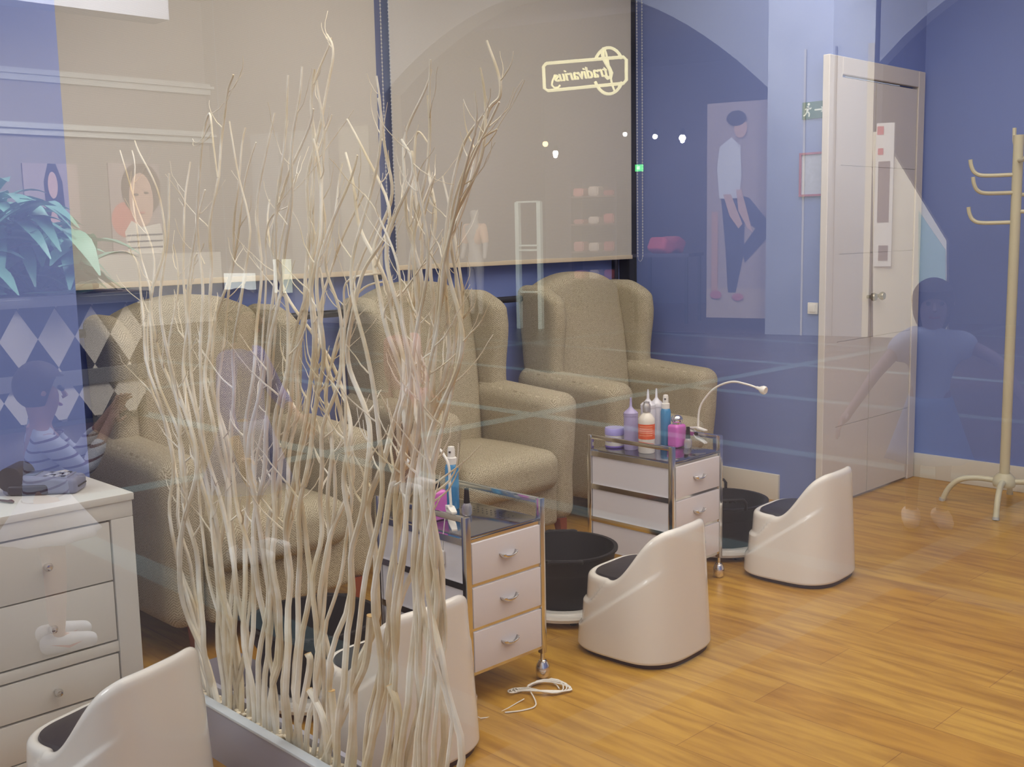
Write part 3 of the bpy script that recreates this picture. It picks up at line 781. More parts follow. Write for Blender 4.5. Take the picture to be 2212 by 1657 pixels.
bm = bmesh.new(); tube(bm, [(-.06, .0, .005), (.0, 0, .005), (.012, 0, .006), (.02, 0, .005)], [.0025, .004, .005, .003], 8)
o = frombm('pen', bm, mat('dark_red_plastic', (.09, .012, .015), .35), loc=(p.x, p.y, ZD)); o.rotation_euler.z = radians(-70); tag(o, 'dark red pen lying on the white cabinet beside the card terminal', 'pen')

# low grey platform behind the trough
t = empty('low_platform', (1.63, 3.0, 0)); tag(t, 'low grey platform with white edge behind the branch trough', 'platform')
boxo('platform_top', (-.13, .115, -.16, .10, .045, .055), mat('grey_laminate', srgb(150, 146, 158), .5), t, .002)
boxo('platform_frame', (-.135, .12, -.165, .105, .0, .047), WPLAS, t, .002)

# ---------------------------------------------------------------- willow branches in a white trough
t = empty('planter_trough', (1.41, 2.05, 0)); tag(t, 'long low white trough holding the willow branches and pebbles', 'planter')
bm = bmesh.new()
for q in ((-.045, -.030, -.70, .72, 0, .15), (.030, .045, -.70, .72, 0, .15), (-.03, .03, -.70, -.685, 0, .15), (-.03, .03, .705, .72, 0, .15), (-.03, .03, -.685, .705, 0, .01)): box(bm, *q)
frombm('trough_box', bm, mat('trough_side_grey', srgb(172, 172, 186), .5), t, smooth=False)
boxo('rim_strip', (-.052, -.024, -.705, .725, .148, .156), mat('trough_rim', srgb(214, 222, 228), .3), t, .002)
bm = bmesh.new()
for i in range(420):
    bmesh.ops.create_icosphere(bm, subdivisions=1, radius=random.uniform(.006, .011), matrix=Matrix.Translation((random.uniform(-.026, .026), random.uniform(-.68, .70), .135 + random.uniform(-.01, .008))) @ Matrix.Diagonal((1, random.uniform(.7, 1.3), .7, 1)))
tag(frombm('pebbles', bm, mat('white_pebbles', srgb(238, 226, 200), .4), t), kind='stuff')

XB0 = 1.42
def br_pt(px, py, x=XB0): return onx(px, py, x)
def branch(path, r0, seed, twigs=5, nm='willow_branch'):
    rnd = random.Random(seed); P = smoothpath(path, 9); n = len(P)
    ph = rnd.uniform(0, 6); am = rnd.uniform(.008, .015); fr = rnd.uniform(9, 15)
    Q = []
    for i, p in enumerate(P):
        z = p.z; a = am * min(1, i / 5)
        Q.append(p + Vector((sin(z * fr + ph) * a, sin(z * fr * .8 + ph * 2) * a * 1.1 + .5 * a * sin(z * fr * 2.3), 0)))
    bm = bmesh.new(); rad = [r0 * (1 - .80 * (i / (n - 1)) ** .9) + .0007 for i in range(n)]
    tube(bm, Q, rad, 7)
    for k in range(twigs):
        i0 = int(n * rnd.uniform(.25, .93)); p = Q[i0]; d = (Q[min(i0 + 1, n - 1)] - Q[i0 - 1]).normalized()
        L = rnd.uniform(.05, .26) * (1 - .4 * i0 / n); side = Vector((rnd.uniform(-.5, .5), rnd.choice((-1, 1)) * rnd.uniform(.35, 1), 0)).normalized()
        tp = []; q = p.copy(); dd = (d * .6 + side * .8).normalized(); m = 9; bend = rnd.uniform(.10, .22)
        for j in range(m):
            tp.append(q.copy()); q = q + dd * (L / m)
            dd = (dd + Vector((rnd.uniform(-.25, .25), rnd.uniform(-.28, .28), bend))).normalized()
        rr = rad[i0] * rnd.uniform(.38, .6)
        tube(bm, tp, [max(.0007, rr * (1 - .8 * j / m)) for j in range(m)], 5)
    return frombm(nm, bm, TWIG)
STEMS = [
 ((452,1500),(405,1250),(385,1000),(335,720),(318,560),(268,325)),
 ((462,1505),(425,1250),(395,1000),(345,740),(340,480),(308,303)),
 ((474,1510),(400,1280),(410,1000),(372,800),(365,600),(350,375)),
 ((484,1515),(470,1250),(430,1000),(392,800),(405,600),(400,350)),
 ((496,1520),(480,1250),(440,980),(405,760),(420,560),(442,410)),
 ((505,1525),(520,1250),(470,1000),(452,800),(455,560),(480,250),(512,160)),
 ((520,1530),(490,1250),(480,1000),(470,760),(495,520),(540,275)),
 ((535,1535),(545,1250),(500,1000),(510,760),(530,500),(505,262)),
 ((548,1540),(530,1280),(535,1000),(548,760),(560,500),(602,245)),
 ((560,1550),(570,1280),(545,1000),(575,760),(600,480),(620,160)),
 ((575,1555),(560,1250),(565,1000),(590,740),(630,420),(646,145)),
 ((585,1560),(600,1280),(590,1000),(620,740),(600,480),(662,235)),
 ((598,1565),(585,1250),(605,1000),(645,740),(672,430),(705,150),(690,74)),
 ((610,1570),(625,1250),(620,1000),(660,740),(690,400),(692,200),(706,82)),
 ((622,1575),(620,1280),(645,1000),(690,700),(680,400),(700,172)),
 ((634,1580),(660,1280),(655,1000),(672,700),(700,480),(668,300)),
 ((648,1590),(640,1250),(665,1000),(700,740),(690,560),(745,400),(760,335)),
 ((660,1595),(690,1250),(690,1000),(738,760),(715,560),(728,352)),
 ((672,1600),(700,1280),(720,1000),(700,820),(760,640),(832,470)),
 ((690,1610),(710,1250),(745,1000),(715,780),(700,620),(780,420)),
 ((700,1615),(740,1280),(765,1000),(740,860),(650,700),(600,560),(585,430)),
 ((718,1625),(760,1280),(790,1000),(760,780),(795,600),(825,470),(745,258)),
 ((740,1630),(790,1280),(815,1000),(800,760),(770,560),(810,330),(800,165)),
 ((755,1640),(800,1280),(830,1000),(850,760),(822,560),(832,400),(815,215)),
 ((775,1650),(830,1280),(850,1000),(880,760),(850,560),(890,380),(858,300)),
 ((790,1655),(845,1280),(862,1000),(890,760),(900,520),(880,300),(905,150)),
 ((810,1660),(870,1280),(880,1000),(910,760),(905,520),(920,300),(925,130)),
 ((830,1670),(875,1280),(900,1000),(925,760),(935,520),(925,330),(935,205)),
 ((850,1680),(900,1280),(905,1000),(950,700),(985,500),(1035,260),(1070,200),(1060,88)),
 ((870,1680),(915,1280),(915,1000),(945,720),(980,500),(1040,300),(1030,145)),
 ((890,1690),(925,1280),(920,1000),(965,760),(955,520),(1000,330),(1046,250)),
 ((910,1690),(935,1280),(930,1000),(985,740),(960,560),(1010,420),(1082,220)),
 ((930,1700),(950,1280),(940,1000),(960,780),(990,620),(970,380)),
 ((985,1690),(965,1450),(930,1200),(925,1000),(890,780),(900,560),(882,360)),
 ((960,1700),(925,1300),(890,1000),(865,760),(830,600),(780,470),(740,330)),
]
short = [((640,1585),(668,1450),(665,1412)), ((720,1630),(700,1560),(668,1490)), ((742,1660),(722,1560),(716,1492)), ((700,1610),(760,1500),(790,1430),(800,1330)), ((850,1690),(862,1560),(842,1480))]
SL = 'bleached curly willow branch standing in the white trough'
SG = 'curly willow branches in the trough'
rb = random.Random(3)
allst = [(s, 0) for s in STEMS]
for s in STEMS:
    if rb.random() < .6:
        k = rb.choice((2, 3, 3)); dx = rb.uniform(-42, 42)
        q = [(a + dx * .25 * min(1, i) + (dx * i / len(s)), b + (rb.uniform(20, 240) if i == len(s) - 1 else 0)) for i, (a, b) in enumerate(s)]
        allst.append((q, 1))
for i, (s, kind) in enumerate(allst):
    xo = XB0 + rb.uniform(-.028, .012); sway = rb.uniform(-.10, .10)
    path = []
    b0 = onx(s[0][0], s[0][1], xo); b0 = Vector((xo, max(1.38, min(2.74, b0.y)), .11)); path.append(b0)
    for j, (a, b_) in enumerate(s[1:]):
        path.append(onx(a, b_, xo + sway * (j + 1) / len(s)))
    o = branch(path, rb.uniform(.0062, .0088) if not kind else rb.uniform(.0042, .0068), i, 7 if not kind else 6)
    lab = {0: 'pale willow branch whose tip leans farthest out to the left', 5: 'crooked willow branch with a bent tip left of the tallest one', 12: 'tallest willow branch, its thick tip at the top of the bundle', 28: 'tall thin willow branch curving out at the upper right', 32: 'willow branch at the lower right edge of the bundle'}.get(i)
    tag(o, lab or ('slender bleached willow branch in the trough, left clump of stems' if s[0][0] < 715 else 'slender bleached willow branch in the trough, right clump of stems'), 'branch', 'willow stems of the left clump' if s[0][0] < 715 else 'willow stems of the right clump')
for i, s in enumerate(short):
    path = [Vector((XB0 - .015, max(1.38, onx(*s[0], XB0).y), .11))] + [onx(a, b_, XB0 - .02) for a, b_ in s[1:]]
    P = smoothpath(path, 6); bm = bmesh.new(); tube(bm, P, [.0085] * len(P), 8)
    o = frombm('willow_branch', bm, TWIG); tag(o, ('thick cut off willow stub, leftmost of the stubs, with a pale round end', 'cut willow stub leaning left against the leftmost stub', 'thin upright cut stub near the middle of the trough', 'longest cut stub, bending to the right in front of the stool', 'cut stub nearest the right end of the trough')[i], 'branch', 'cut willow stubs')
    d = (P[-1] - P[-2]).normalized(); bm = bmesh.new(); tube(bm, [P[-1] - d * .001, P[-1] + d * .0012], .0086, 10)
    frombm('cut_end', bm, CUT, o)

# ================================================================ the mall behind the viewer, seen mirrored in the window
# places below are read off the mirror image and mirrored back across the pane (mir) to where each thing stands
MS = lambda name, c, **k: mat(name, srgb(*c), k.pop('rough', .6), **k)
def mfrom(name, bm, m, parent=None, smooth=False):
    for v in bm.verts:
        v.co = mir(v.co)
        if parent: v.co -= parent.location
    return frombm(name, bm, m, parent, smooth=smooth)
def mbox(name, dims, m, parent=None, bev=0):
    bm = bmesh.new(); box(bm, *dims)
    if bev: bmesh.ops.bevel(bm, geom=bm.edges[:], offset=bev, segments=2, affect='EDGES')
    return mfrom(name, bm, m, parent)
FP = onz(1656, 722); FD = Vector((-.30, .953, 0)).normalized(); FN = Vector((FD.y, -FD.x, 0))   # opposite facade, FN points away from us
def fs(px, py):                     # facade coordinates (s along, z up) of an image point
    v = onplane(px, py, FP, FD); return (v - FP).dot(FD), v.z
def fp(s, z, off=0): v = FP + FD * s + FN * off; v.z = z; return v
def slab(bm, pts, o0, o1):
    """prism with outline pts (s,z) between offsets o0 and o1 from the facade"""
    a = [bm.verts.new(fp(s, z, o0)) for s, z in pts]; b = [bm.verts.new(fp(s, z, o1)) for s, z in pts]
    n = len(pts); bm.faces.new(a); bm.faces.new(b[::-1])
    for i in range(n): bm.faces.new((a[i], a[(i + 1) % n], b[(i + 1) % n], b[i]))
def fbox(name, s0, s1, z0, z1, o0, o1, m, parent=None):
    bm = bmesh.new(); slab(bm, [(s0, z0), (s1, z0), (s1, z1), (s0, z1)], o0, o1); return mfrom(name, bm, m, parent)

def mall_floor():
    m = mat('mall_floor_tiles', srgb(150, 112, 98), .35); nt, ns, L = nodes(m); b = ns['Principled BSDF']
    tc = N(nt, 'ShaderNodeTexCoord'); sx = N(nt, 'ShaderNodeSeparateXYZ'); L.new(tc.outputs['Object'], sx.inputs[0])
    def line(o, off, sp, w2):
        a = math_(nt, 'PINGPONG', math_(nt, 'ADD', o, off), sp / 2); return math_(nt, 'LESS_THAN', a, w2)
    lx = line(sx.outputs[0], -(2 * G - 5.95), 1.95, .07); ly = line(sx.outputs[1], -5.85, 3.88, .08)
    f = math_(nt, 'MAXIMUM', lx, ly)
    no = N(nt, 'ShaderNodeTexNoise'); no.inputs['Scale'].default_value = 1.3; L.new(tc.outputs['Object'], no.inputs['Vector'])
    m0 = N(nt, 'ShaderNodeMixRGB'); m0.inputs[1].default_value = (*srgb(54, 42, 42), 1); m0.inputs[2].default_value = (*srgb(74, 55, 50), 1); L.new(no.outputs['Fac'], m0.inputs[0])
    mx = N(nt, 'ShaderNodeMixRGB'); L.new(f, mx.inputs[0]); L.new(m0.outputs[0], mx.inputs[1]); mx.inputs[2].default_value = (*srgb(104, 120, 120), 1); L.new(mx.outputs[0], b.inputs['Base Color'])
    return m
struct(mbox('floor', (G + .01, 24, -6, 24, -.06, -.002), mall_floor()))
struct(boxo('trim_3', (G - .03, G + .04, -2.5, 3.3, 0, .06), STEEL), 'low steel sill under the shop window')

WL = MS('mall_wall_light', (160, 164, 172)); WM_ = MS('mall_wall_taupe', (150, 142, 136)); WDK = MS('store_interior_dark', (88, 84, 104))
WCE = MS('mall_ceiling_brown', (150, 126, 118)); CORN = MS('cornice_grey', (190, 192, 188)); POST = MS('poster_backing', (176, 160, 158))
STL = mat('pillar_steel', (.46, .49, .55), .33, metal=.3, noise=.25, scale=1.2); CRM = mat('cream_panel', srgb(236, 228, 206), .3, noise=.1, scale=1.5)
# ---- wall on the left with cornices and two posters
YL = 17.0; XC2 = ony(455, 192, YL).x
zc1 = ony(300, 180, YL).z; zc2 = ony(300, 288, YL).z
struct(mbox('wall_opposite_left', (3.2, XC2, YL, YL + .3, 0, 5.4), WM_))
for z, nm in ((zc1, 'trim_4'), (zc2, 'trim_5')):
    bm = bmesh.new(); box(bm, 3.2, XC2, YL - .10, YL, z - .11, z + .07); box(bm, 3.2, XC2, YL - .18, YL, z - .02, z + .02)
    struct(mfrom(nm, bm, CORN))
struct(mbox('trim_6', (XC2 - .02, XC2 + .35, YL - .25, YL + .3, 0, 5.4), WL))
struct(mbox('trim_7', (4.9, 5.95, YL - .3, YL, ony(10, 440, YL).z, 4.1), WL))
struct(mbox('ceiling_mall', (3.2, 14, 9, YL + 4, 5.3, 5.4), WCE))
p0, p1 = ony(0, 5, 14), ony(350, 48, 14)
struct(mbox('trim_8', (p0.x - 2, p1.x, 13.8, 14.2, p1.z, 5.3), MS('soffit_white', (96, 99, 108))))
struct(mbox('trim_9', (XC2 - 3.6, XC2, YL - .12, YL - .02, 0, ony(330, 548, YL).z), MS('plinth_cream', (214, 208, 196))))

def poly2d(bm, pts, put):
    bm.faces.new([bm.verts.new(put(a, b)) for a, b in pts])
def ell(cx, cz, rx, rz, n=20, a0=0, a1=360): return [(cx + rx * cos(radians(a0 + (a1 - a0) * i / n)), cz + rz * sin(radians(a0 + (a1 - a0) * i / n))) for i in range(n + (0 if a1 - a0 == 360 else 1))]
SKIN = MS('poster_skin', (214, 176, 158)); HAIR = MS('poster_hair', (96, 76, 72)); DHAIR = MS('poster_dark_hair', (46, 38, 52)); JERS = MS('poster_white_jersey', (232, 226, 214)); NAVY = MS('poster_navy', (58, 66, 96)); PINKM = MS('poster_pink_wash', (214, 128, 118))
def poster(name, put, w_, h_, shapes, lab, grp='fashion posters on the shopfronts opposite'):
    """put(u, v, lift) -> mirror-image point; shapes are flat prints on the board"""
    base_ = mir(put(w_ / 2, 0, 0)); t = empty(name, base_); tag(t, lab, 'poster', grp)
    bm = bmesh.new(); a = [bm.verts.new(put(u, v, .0)) for u, v in ((0, 0), (w_, 0), (w_, h_), (0, h_))]; b = [bm.verts.new(put(u, v, .04)) for u, v in ((0, 0), (w_, 0), (w_, h_), (0, h_))]
    bm.faces.new(a); bm.faces.new(b)
    for i in range(4): bm.faces.new((a[i], a[(i + 1) % 4], b[(i + 1) % 4], b[i]))
    mfrom('board', bm, POST, t)
    for k, (nm, m, pts) in enumerate(shapes):
        bm = bmesh.new(); poly2d(bm, pts, lambda u, v: put(max(0, min(w_, u)), max(0, min(h_, v)), .044 + .003 * k)); mfrom(nm, bm, m, t)
A0 = ony(45, 352, YL); A1 = ony(178, 545, YL); B0 = ony(230, 352, YL); B1 = ony(352, 547, YL)
for q0, q1, lab, hair, top in ((A0, A1, 'poster of a person with long dark hair, leftmost on the wall opposite', DHAIR, SKIN), (B0, B1, 'poster of a person in a striped top beside the steel trim opposite', HAIR, JERS)):
    w_ = q1.x - q0.x; h_ = q0.z - q1.z
    put = lambda u, v, l, q0=q0, q1=q1: Vector((q0.x + u, YL - l, q1.z + v))
    sh = []
    if hair is HAIR:
        sh += [('print_wash', PINKM, ell(w_ * .3, h_ * .38, w_ * .30, h_ * .2)),
               ('print_hair', HAIR, ell(w_ * .62, h_ * .72, w_ * .40, h_ * .30)),
               ('print_top', JERS, [(w_ * .28, 0), (w_ * .24, h_ * .25), (w_ * .38, h_ * .37), (w_ * .6, h_ * .30), (w_ * .95, h_ * .34), (w_, h_ * .2), (w_, 0)]),
               ('print_face', SKIN, ell(w_ * .60, h_ * .60, w_ * .24, h_ * .30))]
        for k in range(3): sh.append(('print_stripe', NAVY, [(w_ * .27, h_ * (.06 + .07 * k)), (w_ * .98, h_ * (.07 + .07 * k)), (w_ * .98, h_ * (.085 + .07 * k)), (w_ * .27, h_ * (.075 + .07 * k))]))
        sh += [('print_eye', HAIR, ell(w_ * .50, h_ * .66, w_ * .05, h_ * .012)), ('print_eye', HAIR, ell(w_ * .70, h_ * .68, w_ * .05, h_ * .012)), ('print_mouth', PINKM, ell(w_ * .6, h_ * .46, w_ * .06, h_ * .012))]
    else:
        sh += [('print_hair', DHAIR, [(w_ * .38, h_ * .2), (w_ * .36, h_ * .8), (w_ * .45, h_), (w_ * .6, h_), (w_ * .70, h_ * .8), (w_ * .74, h_ * .2)]),
               ('print_face', SKIN, ell(w_ * .52, h_ * .76, w_ * .09, h_ * .15)),
               ('print_top', top, [(w_ * .3, 0), (w_ * .44, h_ * .4), (w_ * .5, h_ * .55), (w_ * .57, h_ * .4), (w_ * .8, h_ * .1), (w_ * .75, 0)])]
    poster('wall_poster', put, w_, h_, sh, lab)

# ---- facade with the arch
sL, _ = fs(838, 400); sR, _ = fs(1657, 400); sE, _ = fs(440, 300)
s1, _ = fs(1886, 300)
sp1 = fs(1657, 190)[1]; sp0 = fs(838, 200)[1]; spz = (sp1 + sp0) / 2
cs_, rad_ = (sL + sR) / 2, abs(sL - sR) / 2
TOPZ = 6.2
bm = bmesh.new(); nA = 28; prev = None
apz = fs(1240, -28)[1]
for i in range(nA + 1):
    q_ = -1 + 2 * i / nA; s_ = cs_ + (sR - sL) / 2 * q_; z_ = (sp0 * (1 - q_) + sp1 * (1 + q_)) / 2 ; z_ = z_ + (apz - spz) * (1 - q_ * q_)
    if prev: slab(bm, [(prev[0], prev[1]), (s_, z_), (s_, TOPZ), (prev[0], TOPZ)], 0, .45)
    prev = (s_, z_)
struct(mfrom('wall_arch', bm, WL), 'pale arched wall above the store entrance opposite')
bm = bmesh.new(); prev = None; sA, zA = fs(1886, 135); sB = fs(2680, 135)[0]; sM, zM = fs(2283, -105)
for i in range(15):
    q_ = -1 + i / 14 * 2; s_ = sM + (sB - sA) / 2 * q_; z_ = zA + (zM - zA) * (1 - q_ * q_)
    if prev: slab(bm, [(prev[0], prev[1]), (s_, z_), (s_, 7.5), (prev[0], 7.5)], 0, .45)
    prev = (s_, z_)
struct(mfrom('wall_arch_right', bm, WL), 'pale wall above the dark second arch opposite')
struct(fbox('wall_opposite_middle', sL, sE + 1.5, 0, TOPZ, 0, .45, WM_))
for k, (pa, pb) in enumerate(((545, 605), (625, 712), (735, 800))):
    a, b = fs(pa, 300)[0], fs(pb, 300)[0]; struct(fbox('trim_%d' % (10 + k), a, b, .2, fs(620, 285)[1], -.05, 0, MS('panel_grey%d' % k, (170 + 8 * k, 168 + 6 * k, 166))))
struct(fbox('wall_pillar', sR, s1 , 0, TOPZ, -.02, .6, STL), 'steel clad pillar right of the store entrance opposite')
for k, (pa, pb, m) in enumerate(((1735, 1739, CRM), (1800, 1804, WL), (1870, 1884, CRM))):
    struct(fbox('trim_%d' % (14 + k), fs(pa, 400)[0], fs(pb, 400)[0], .0, 3.6, -.05, -.02, m))
# panel with the sloping top right of the pillar
pts = [fs(1886, 745), fs(2045, 745), fs(2045, 520), fs(1902, 285), fs(1886, 285)]
bm = bmesh.new(); slab(bm, [(s, max(0, z)) for s, z in pts], -.02, .2); struct(mfrom('wall_sloping', bm, CRM), 'cream side wall with a sloping top beside the pillar')
bm = bmesh.new(); pts = [fs(1985, 640), fs(2043, 640), fs(2043, 540), fs(1985, 455)]; slab(bm, pts, -.04, -.02); struct(mfrom('trim_18', bm, MS('pale_green_panel', (176, 206, 196))))
tt = empty('wall_cabinet', mir(fp(fs(1910, 460)[0], 1.0, -.05))); tag(tt, 'slim white cabinet with dark glass and red marks on the cream wall opposite', 'cabinet')
for nm, q, m in (('casing', (1897, 1927, 268, 575), WPLAS), ('glass', (1901, 1922, 350, 480), MS('cabinet_glass', (110, 90, 92))), ('glass', (1901, 1920, 530, 562), MS('cabinet_glass', (110, 90, 92))), ('red_mark', (1899, 1912, 275, 292), MS('red_paint', (214, 60, 70))), ('red_mark', (1900, 1911, 322, 335), MS('red_paint', (214, 60, 70)))):
    a, z1_ = fs(q[0], q[2]); b, z0_ = fs(q[1], q[3]); o_ = {'casing': (-.10, -.02), 'glass': (-.112, -.10), 'red_mark': (-.115, -.10)}[nm]
    fbox(nm, a, b, z0_, z1_, *o_, m, tt)
# ---- store interior
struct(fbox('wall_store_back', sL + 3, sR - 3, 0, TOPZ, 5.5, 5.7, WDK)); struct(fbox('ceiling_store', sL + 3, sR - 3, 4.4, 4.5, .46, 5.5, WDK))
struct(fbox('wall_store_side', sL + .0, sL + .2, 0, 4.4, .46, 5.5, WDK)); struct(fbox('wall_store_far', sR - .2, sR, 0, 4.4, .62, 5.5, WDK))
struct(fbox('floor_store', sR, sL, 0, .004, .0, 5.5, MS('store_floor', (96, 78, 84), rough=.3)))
# right hand dark recess beyond the sloping wall and its back
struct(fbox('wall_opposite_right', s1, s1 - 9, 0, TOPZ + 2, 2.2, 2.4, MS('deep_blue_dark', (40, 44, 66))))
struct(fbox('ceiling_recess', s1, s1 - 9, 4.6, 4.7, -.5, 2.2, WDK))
def spotdot(px, py, off, col, st_, r=.05):
    s_, z_ = 0, 0; v = onplane(px, py, fp(0, 0, off), FD)
    bm = bmesh.new(); bmesh.ops.create_icosphere(bm, subdivisions=2, radius=r, matrix=Matrix.Translation(v)); base_ = mir(v)
    t = empty('store_spotlight', base_)
    mfrom('bulb', bm, mat('spot_%s' % col, {'w': (1, 1, 1), 'y': (1, .8, .5)}[col], .5, emit={'w': (1, .97, .92), 'y': (1, .75, .4)}[col], estr=st_), t)
    bm = bmesh.new(); lathe(bm, [(r * .8, r * .8), (r * .8, r * 2.2), (r * .5, r * 2.6), (0, r * 2.6)], v, 14); mfrom('housing', bm, BLACKM, t, True)
    return t
for px_, py_, off, c, st_, r, lab in ((1200, 331, 3, 'w', 26, .05, 'white spotlight in the store, left and lower of the pair near the blind middle'), (1178, 311, 3, 'y', 9, .05, 'dim warm spotlight beside the lower white one in the store'), (885, 220, 2, 'y', 14, .06, 'warm yellow spotlight high at the left of the store'),
        (1350, 290, 4, 'w', 22, .04, 'white store spotlight showing beside the black upright'), (1415, 295, 4, 'w', 24, .045, 'white store spotlight just right of the black upright'), (1474, 298, 4, 'w', 34, .06, 'brightest and rightmost white spotlight in the store')):
    tag(spotdot(px_, py_, off, c, st_, r), lab, 'spotlight', 'store ceiling spotlights')
for px_, py_, off in ((1200, 337, 3), (885, 226, 2), (1474, 305, 4)):
    lamp('store_light', 'POINT', mir(onplane(px_, py_, fp(0, 0, off), FD)), 110, (1, .86, .8), .03)
v = onplane(1382, 363, fp(0, 0, 4.5), FD); t = empty('store_exit_sign', mir(v)); tag(t, 'tiny glowing green exit sign deep inside the store', 'sign')
s_ = (v - FP).dot(FD); fbox('lit_face', s_ - .07, s_ + .07, v.z - .06, v.z + .06, 4.45, 4.5, mat('exit_glow', (.1, .8, .2), .5, emit=(.15, 1, .3), estr=5), t)
fbox('arrow', s_ - .02, s_ + .03, v.z - .03, v.z + .03, 4.44, 4.45, mat('exit_glow_white', (.9, 1, .9), .5, emit=(.8, 1, .8), estr=6), t)
# shelving with folded clothes
def fbx(bm, s0, s1, z0, z1, o0, o1): slab(bm, [(s0, z0), (s1, z0), (s1, z1), (s0, z1)], o0, o1)
def shelf(pa, pb, name, lab):
    sa = (onplane(pa, 500, fp(0, 0, 4.2), FD) - FP).dot(FD); sb = (onplane(pb, 500, fp(0, 0, 4.2), FD) - FP).dot(FD)
    t = empty(name, mir(fp((sa + sb) / 2, 0, 4.5))); tag(t, lab, 'shelf')
    for s_ in (sa, sb): fbox('upright', s_ - .02, s_ + .02, 0, 2.3, 4.2, 4.7, WDK, t)
    for z in (.5, 1.0, 1.5, 2.0): fbox('shelf_board', sa, sb, z, z + .03, 4.2, 4.7, MS('shelf_board', (120, 96, 96)), t)
    return sa, sb
sa, sb = shelf(1232, 1330, 'clothes_shelf', 'dark shelving unit with folded pink clothes inside the store')
rr_ = random.Random(5); cols = [(236, 196, 190), (226, 150, 150), (240, 226, 214), (214, 120, 130)]
for z in (.53, 1.03, 1.53, 2.03):
    for k in range(3):
        s_ = sa + (sb - sa) * (k + .5) / 3; wd = abs(sb - sa) * .11; hh = rr_.uniform(.08, .18)
        bm = bmesh.new(); fbx(bm, s_ - wd, s_ + wd, z, z + hh, 4.22, 4.5); bmesh.ops.bevel(bm, geom=bm.edges[:], offset=.02, segments=2, affect='EDGES')
        o = mfrom('folded_clothes', bm, MS('cloth%d' % (k + 1), cols[(k + int(z * 2)) % 4]), None, True)
        tag(o, 'folded clothes pile on the %s shelf in the store, %s of three' % ({.53: 'lowest', 1.03: 'second lowest', 1.53: 'second highest', 2.03: 'top'}[z], ('leftmost', 'middle', 'rightmost')[k]), 'clothes', 'folded clothes on the store shelves')
def lump(name, px, py, off, w_, h_, c, lab, cat):
    v = onplane(px, py, fp(0, 0, off), FD); bm = rbox(w_, w_ * .6, h_, min(w_ * .6, h_) * .3, 5, 3, lambda p: (p[0] + .03 * sin(p[2] * 23), p[1], p[2] + .03 * sin(p[0] * 17)), (0, 0, 0))
    for q in bm.verts: q.co += v
    return tag(mfrom(name, bm, MS('lump_' + name + str(px), c), None, True), lab, cat)
lump('clothes_pile', 1440, 530, 1.5, .55, .22, (250, 110, 120), 'heap of bright pink clothes on a display table in the store', 'clothes')
s_ = (onplane(1440, 548, fp(0, 0, 1.5), FD) - FP).dot(FD); t = empty('display_table', mir(fp(s_, 0, 1.5))); tag(t, 'dark display table under the pink clothes in the store', 'table')
ztab = onplane(1440, 547, fp(0, 0, 1.5), FD).z
fbox('tabletop', s_ - .45, s_ + .45, ztab - .05, ztab, 1.2, 1.9, WDK, t)
for a in (-.4, .4):
    for b in (1.25, 1.85): fbox('leg', s_ + a - .02, s_ + a + .02, 0, ztab - .05, b - .02, b + .02, BLACKM, t)
# security gate
sa, za = fs(1122, 436); sb, zb = fs(1172, 636)
t = empty('security_gate', mir(fp((sa + sb) / 2, 0, .3))); tag(t, 'white framed security gate at the store entrance opposite', 'security gate')
WG = mat('gate_white', srgb(228, 244, 232), .4)
zg0, zg1 = fs(1150, 630)[1], fs(1150, 436)[1]
fbox('post', sa - .03, sa + .03, 0, zg1, -.1, -.02, WG, t); fbox('post', sb - .03, sb + .03, 0, zg1, -.1, -.02, WG, t)
for z in (zg1, fs(1150, 530)[1], fs(1150, 540)[1], zg0): fbox('crossbar', min(sa, sb), max(sa, sb), z - .012, z + .012, -.1, -.02, WG, t)
# two shop dummies
def figure(name, t, J, E, mt, sub=2):
    """skinned body: J joint -> (pos, radius), E edges between joints"""
    me = bpy.data.meshes.new(name); ks = list(J); me.from_pydata([tuple(J[k][0]) for k in ks], [(ks.index(a), ks.index(b)) for a, b in E], [])
    o = bpy.data.objects.new(name, me); COL.objects.link(o); me.materials.append(mt)
    if t: o.parent = t
    md = o.modifiers.new('skin', 'SKIN'); md.use_smooth_shade = True
    for i, k in enumerate(ks):
        r = J[k][1]; r = r if hasattr(r, '__len__') else (r, r); me.skin_vertices[0].data[i].radius = r
    me.skin_vertices[0].data[0].use_root = True
    s = o.modifiers.new('sub', 'SUBSURF'); s.levels = sub; s.render_levels = sub
    return o
def hand(J, E, side, w0, d, r, out):
    """palm and five fingers continuing from wrist w0 along d; out = thumb side"""
    d = d.normalized(); out = (out - d * out.dot(d)).normalized(); n = d.cross(out)
    k = lambda s: side + s
    J[k('palm')] = (w0 + d * r * 2.4, (r * .75, r * 1.1)); E.append((k('wrist'), k('palm')))
    for i, (a, L) in enumerate(((.9, .85), (.32, 1.0), (-.30, .93), (-.85, .72))):
        b = w0 + d * r * 4.0 + out * r * a
        J[k('f%da' % i)] = (b, r * .30); J[k('f%db' % i)] = (b + d * r * 1.7 * L + n * r * .3, r * .26); J[k('f%dc' % i)] = (b + d * r * 3.0 * L + n * r * 1.1, r * .2)
        E += [(k('palm'), k('f%da' % i)), (k('f%da' % i), k('f%db' % i)), (k('f%db' % i), k('f%dc' % i))]
    J[k('ta')] = (w0 + d * r * 1.6 + out * r * 1.5, r * .34); J[k('tb')] = (w0 + d * r * 3.2 + out * r * 2.2, r * .25)
    E += [(k('palm'), k('ta')), (k('ta'), k('tb'))]
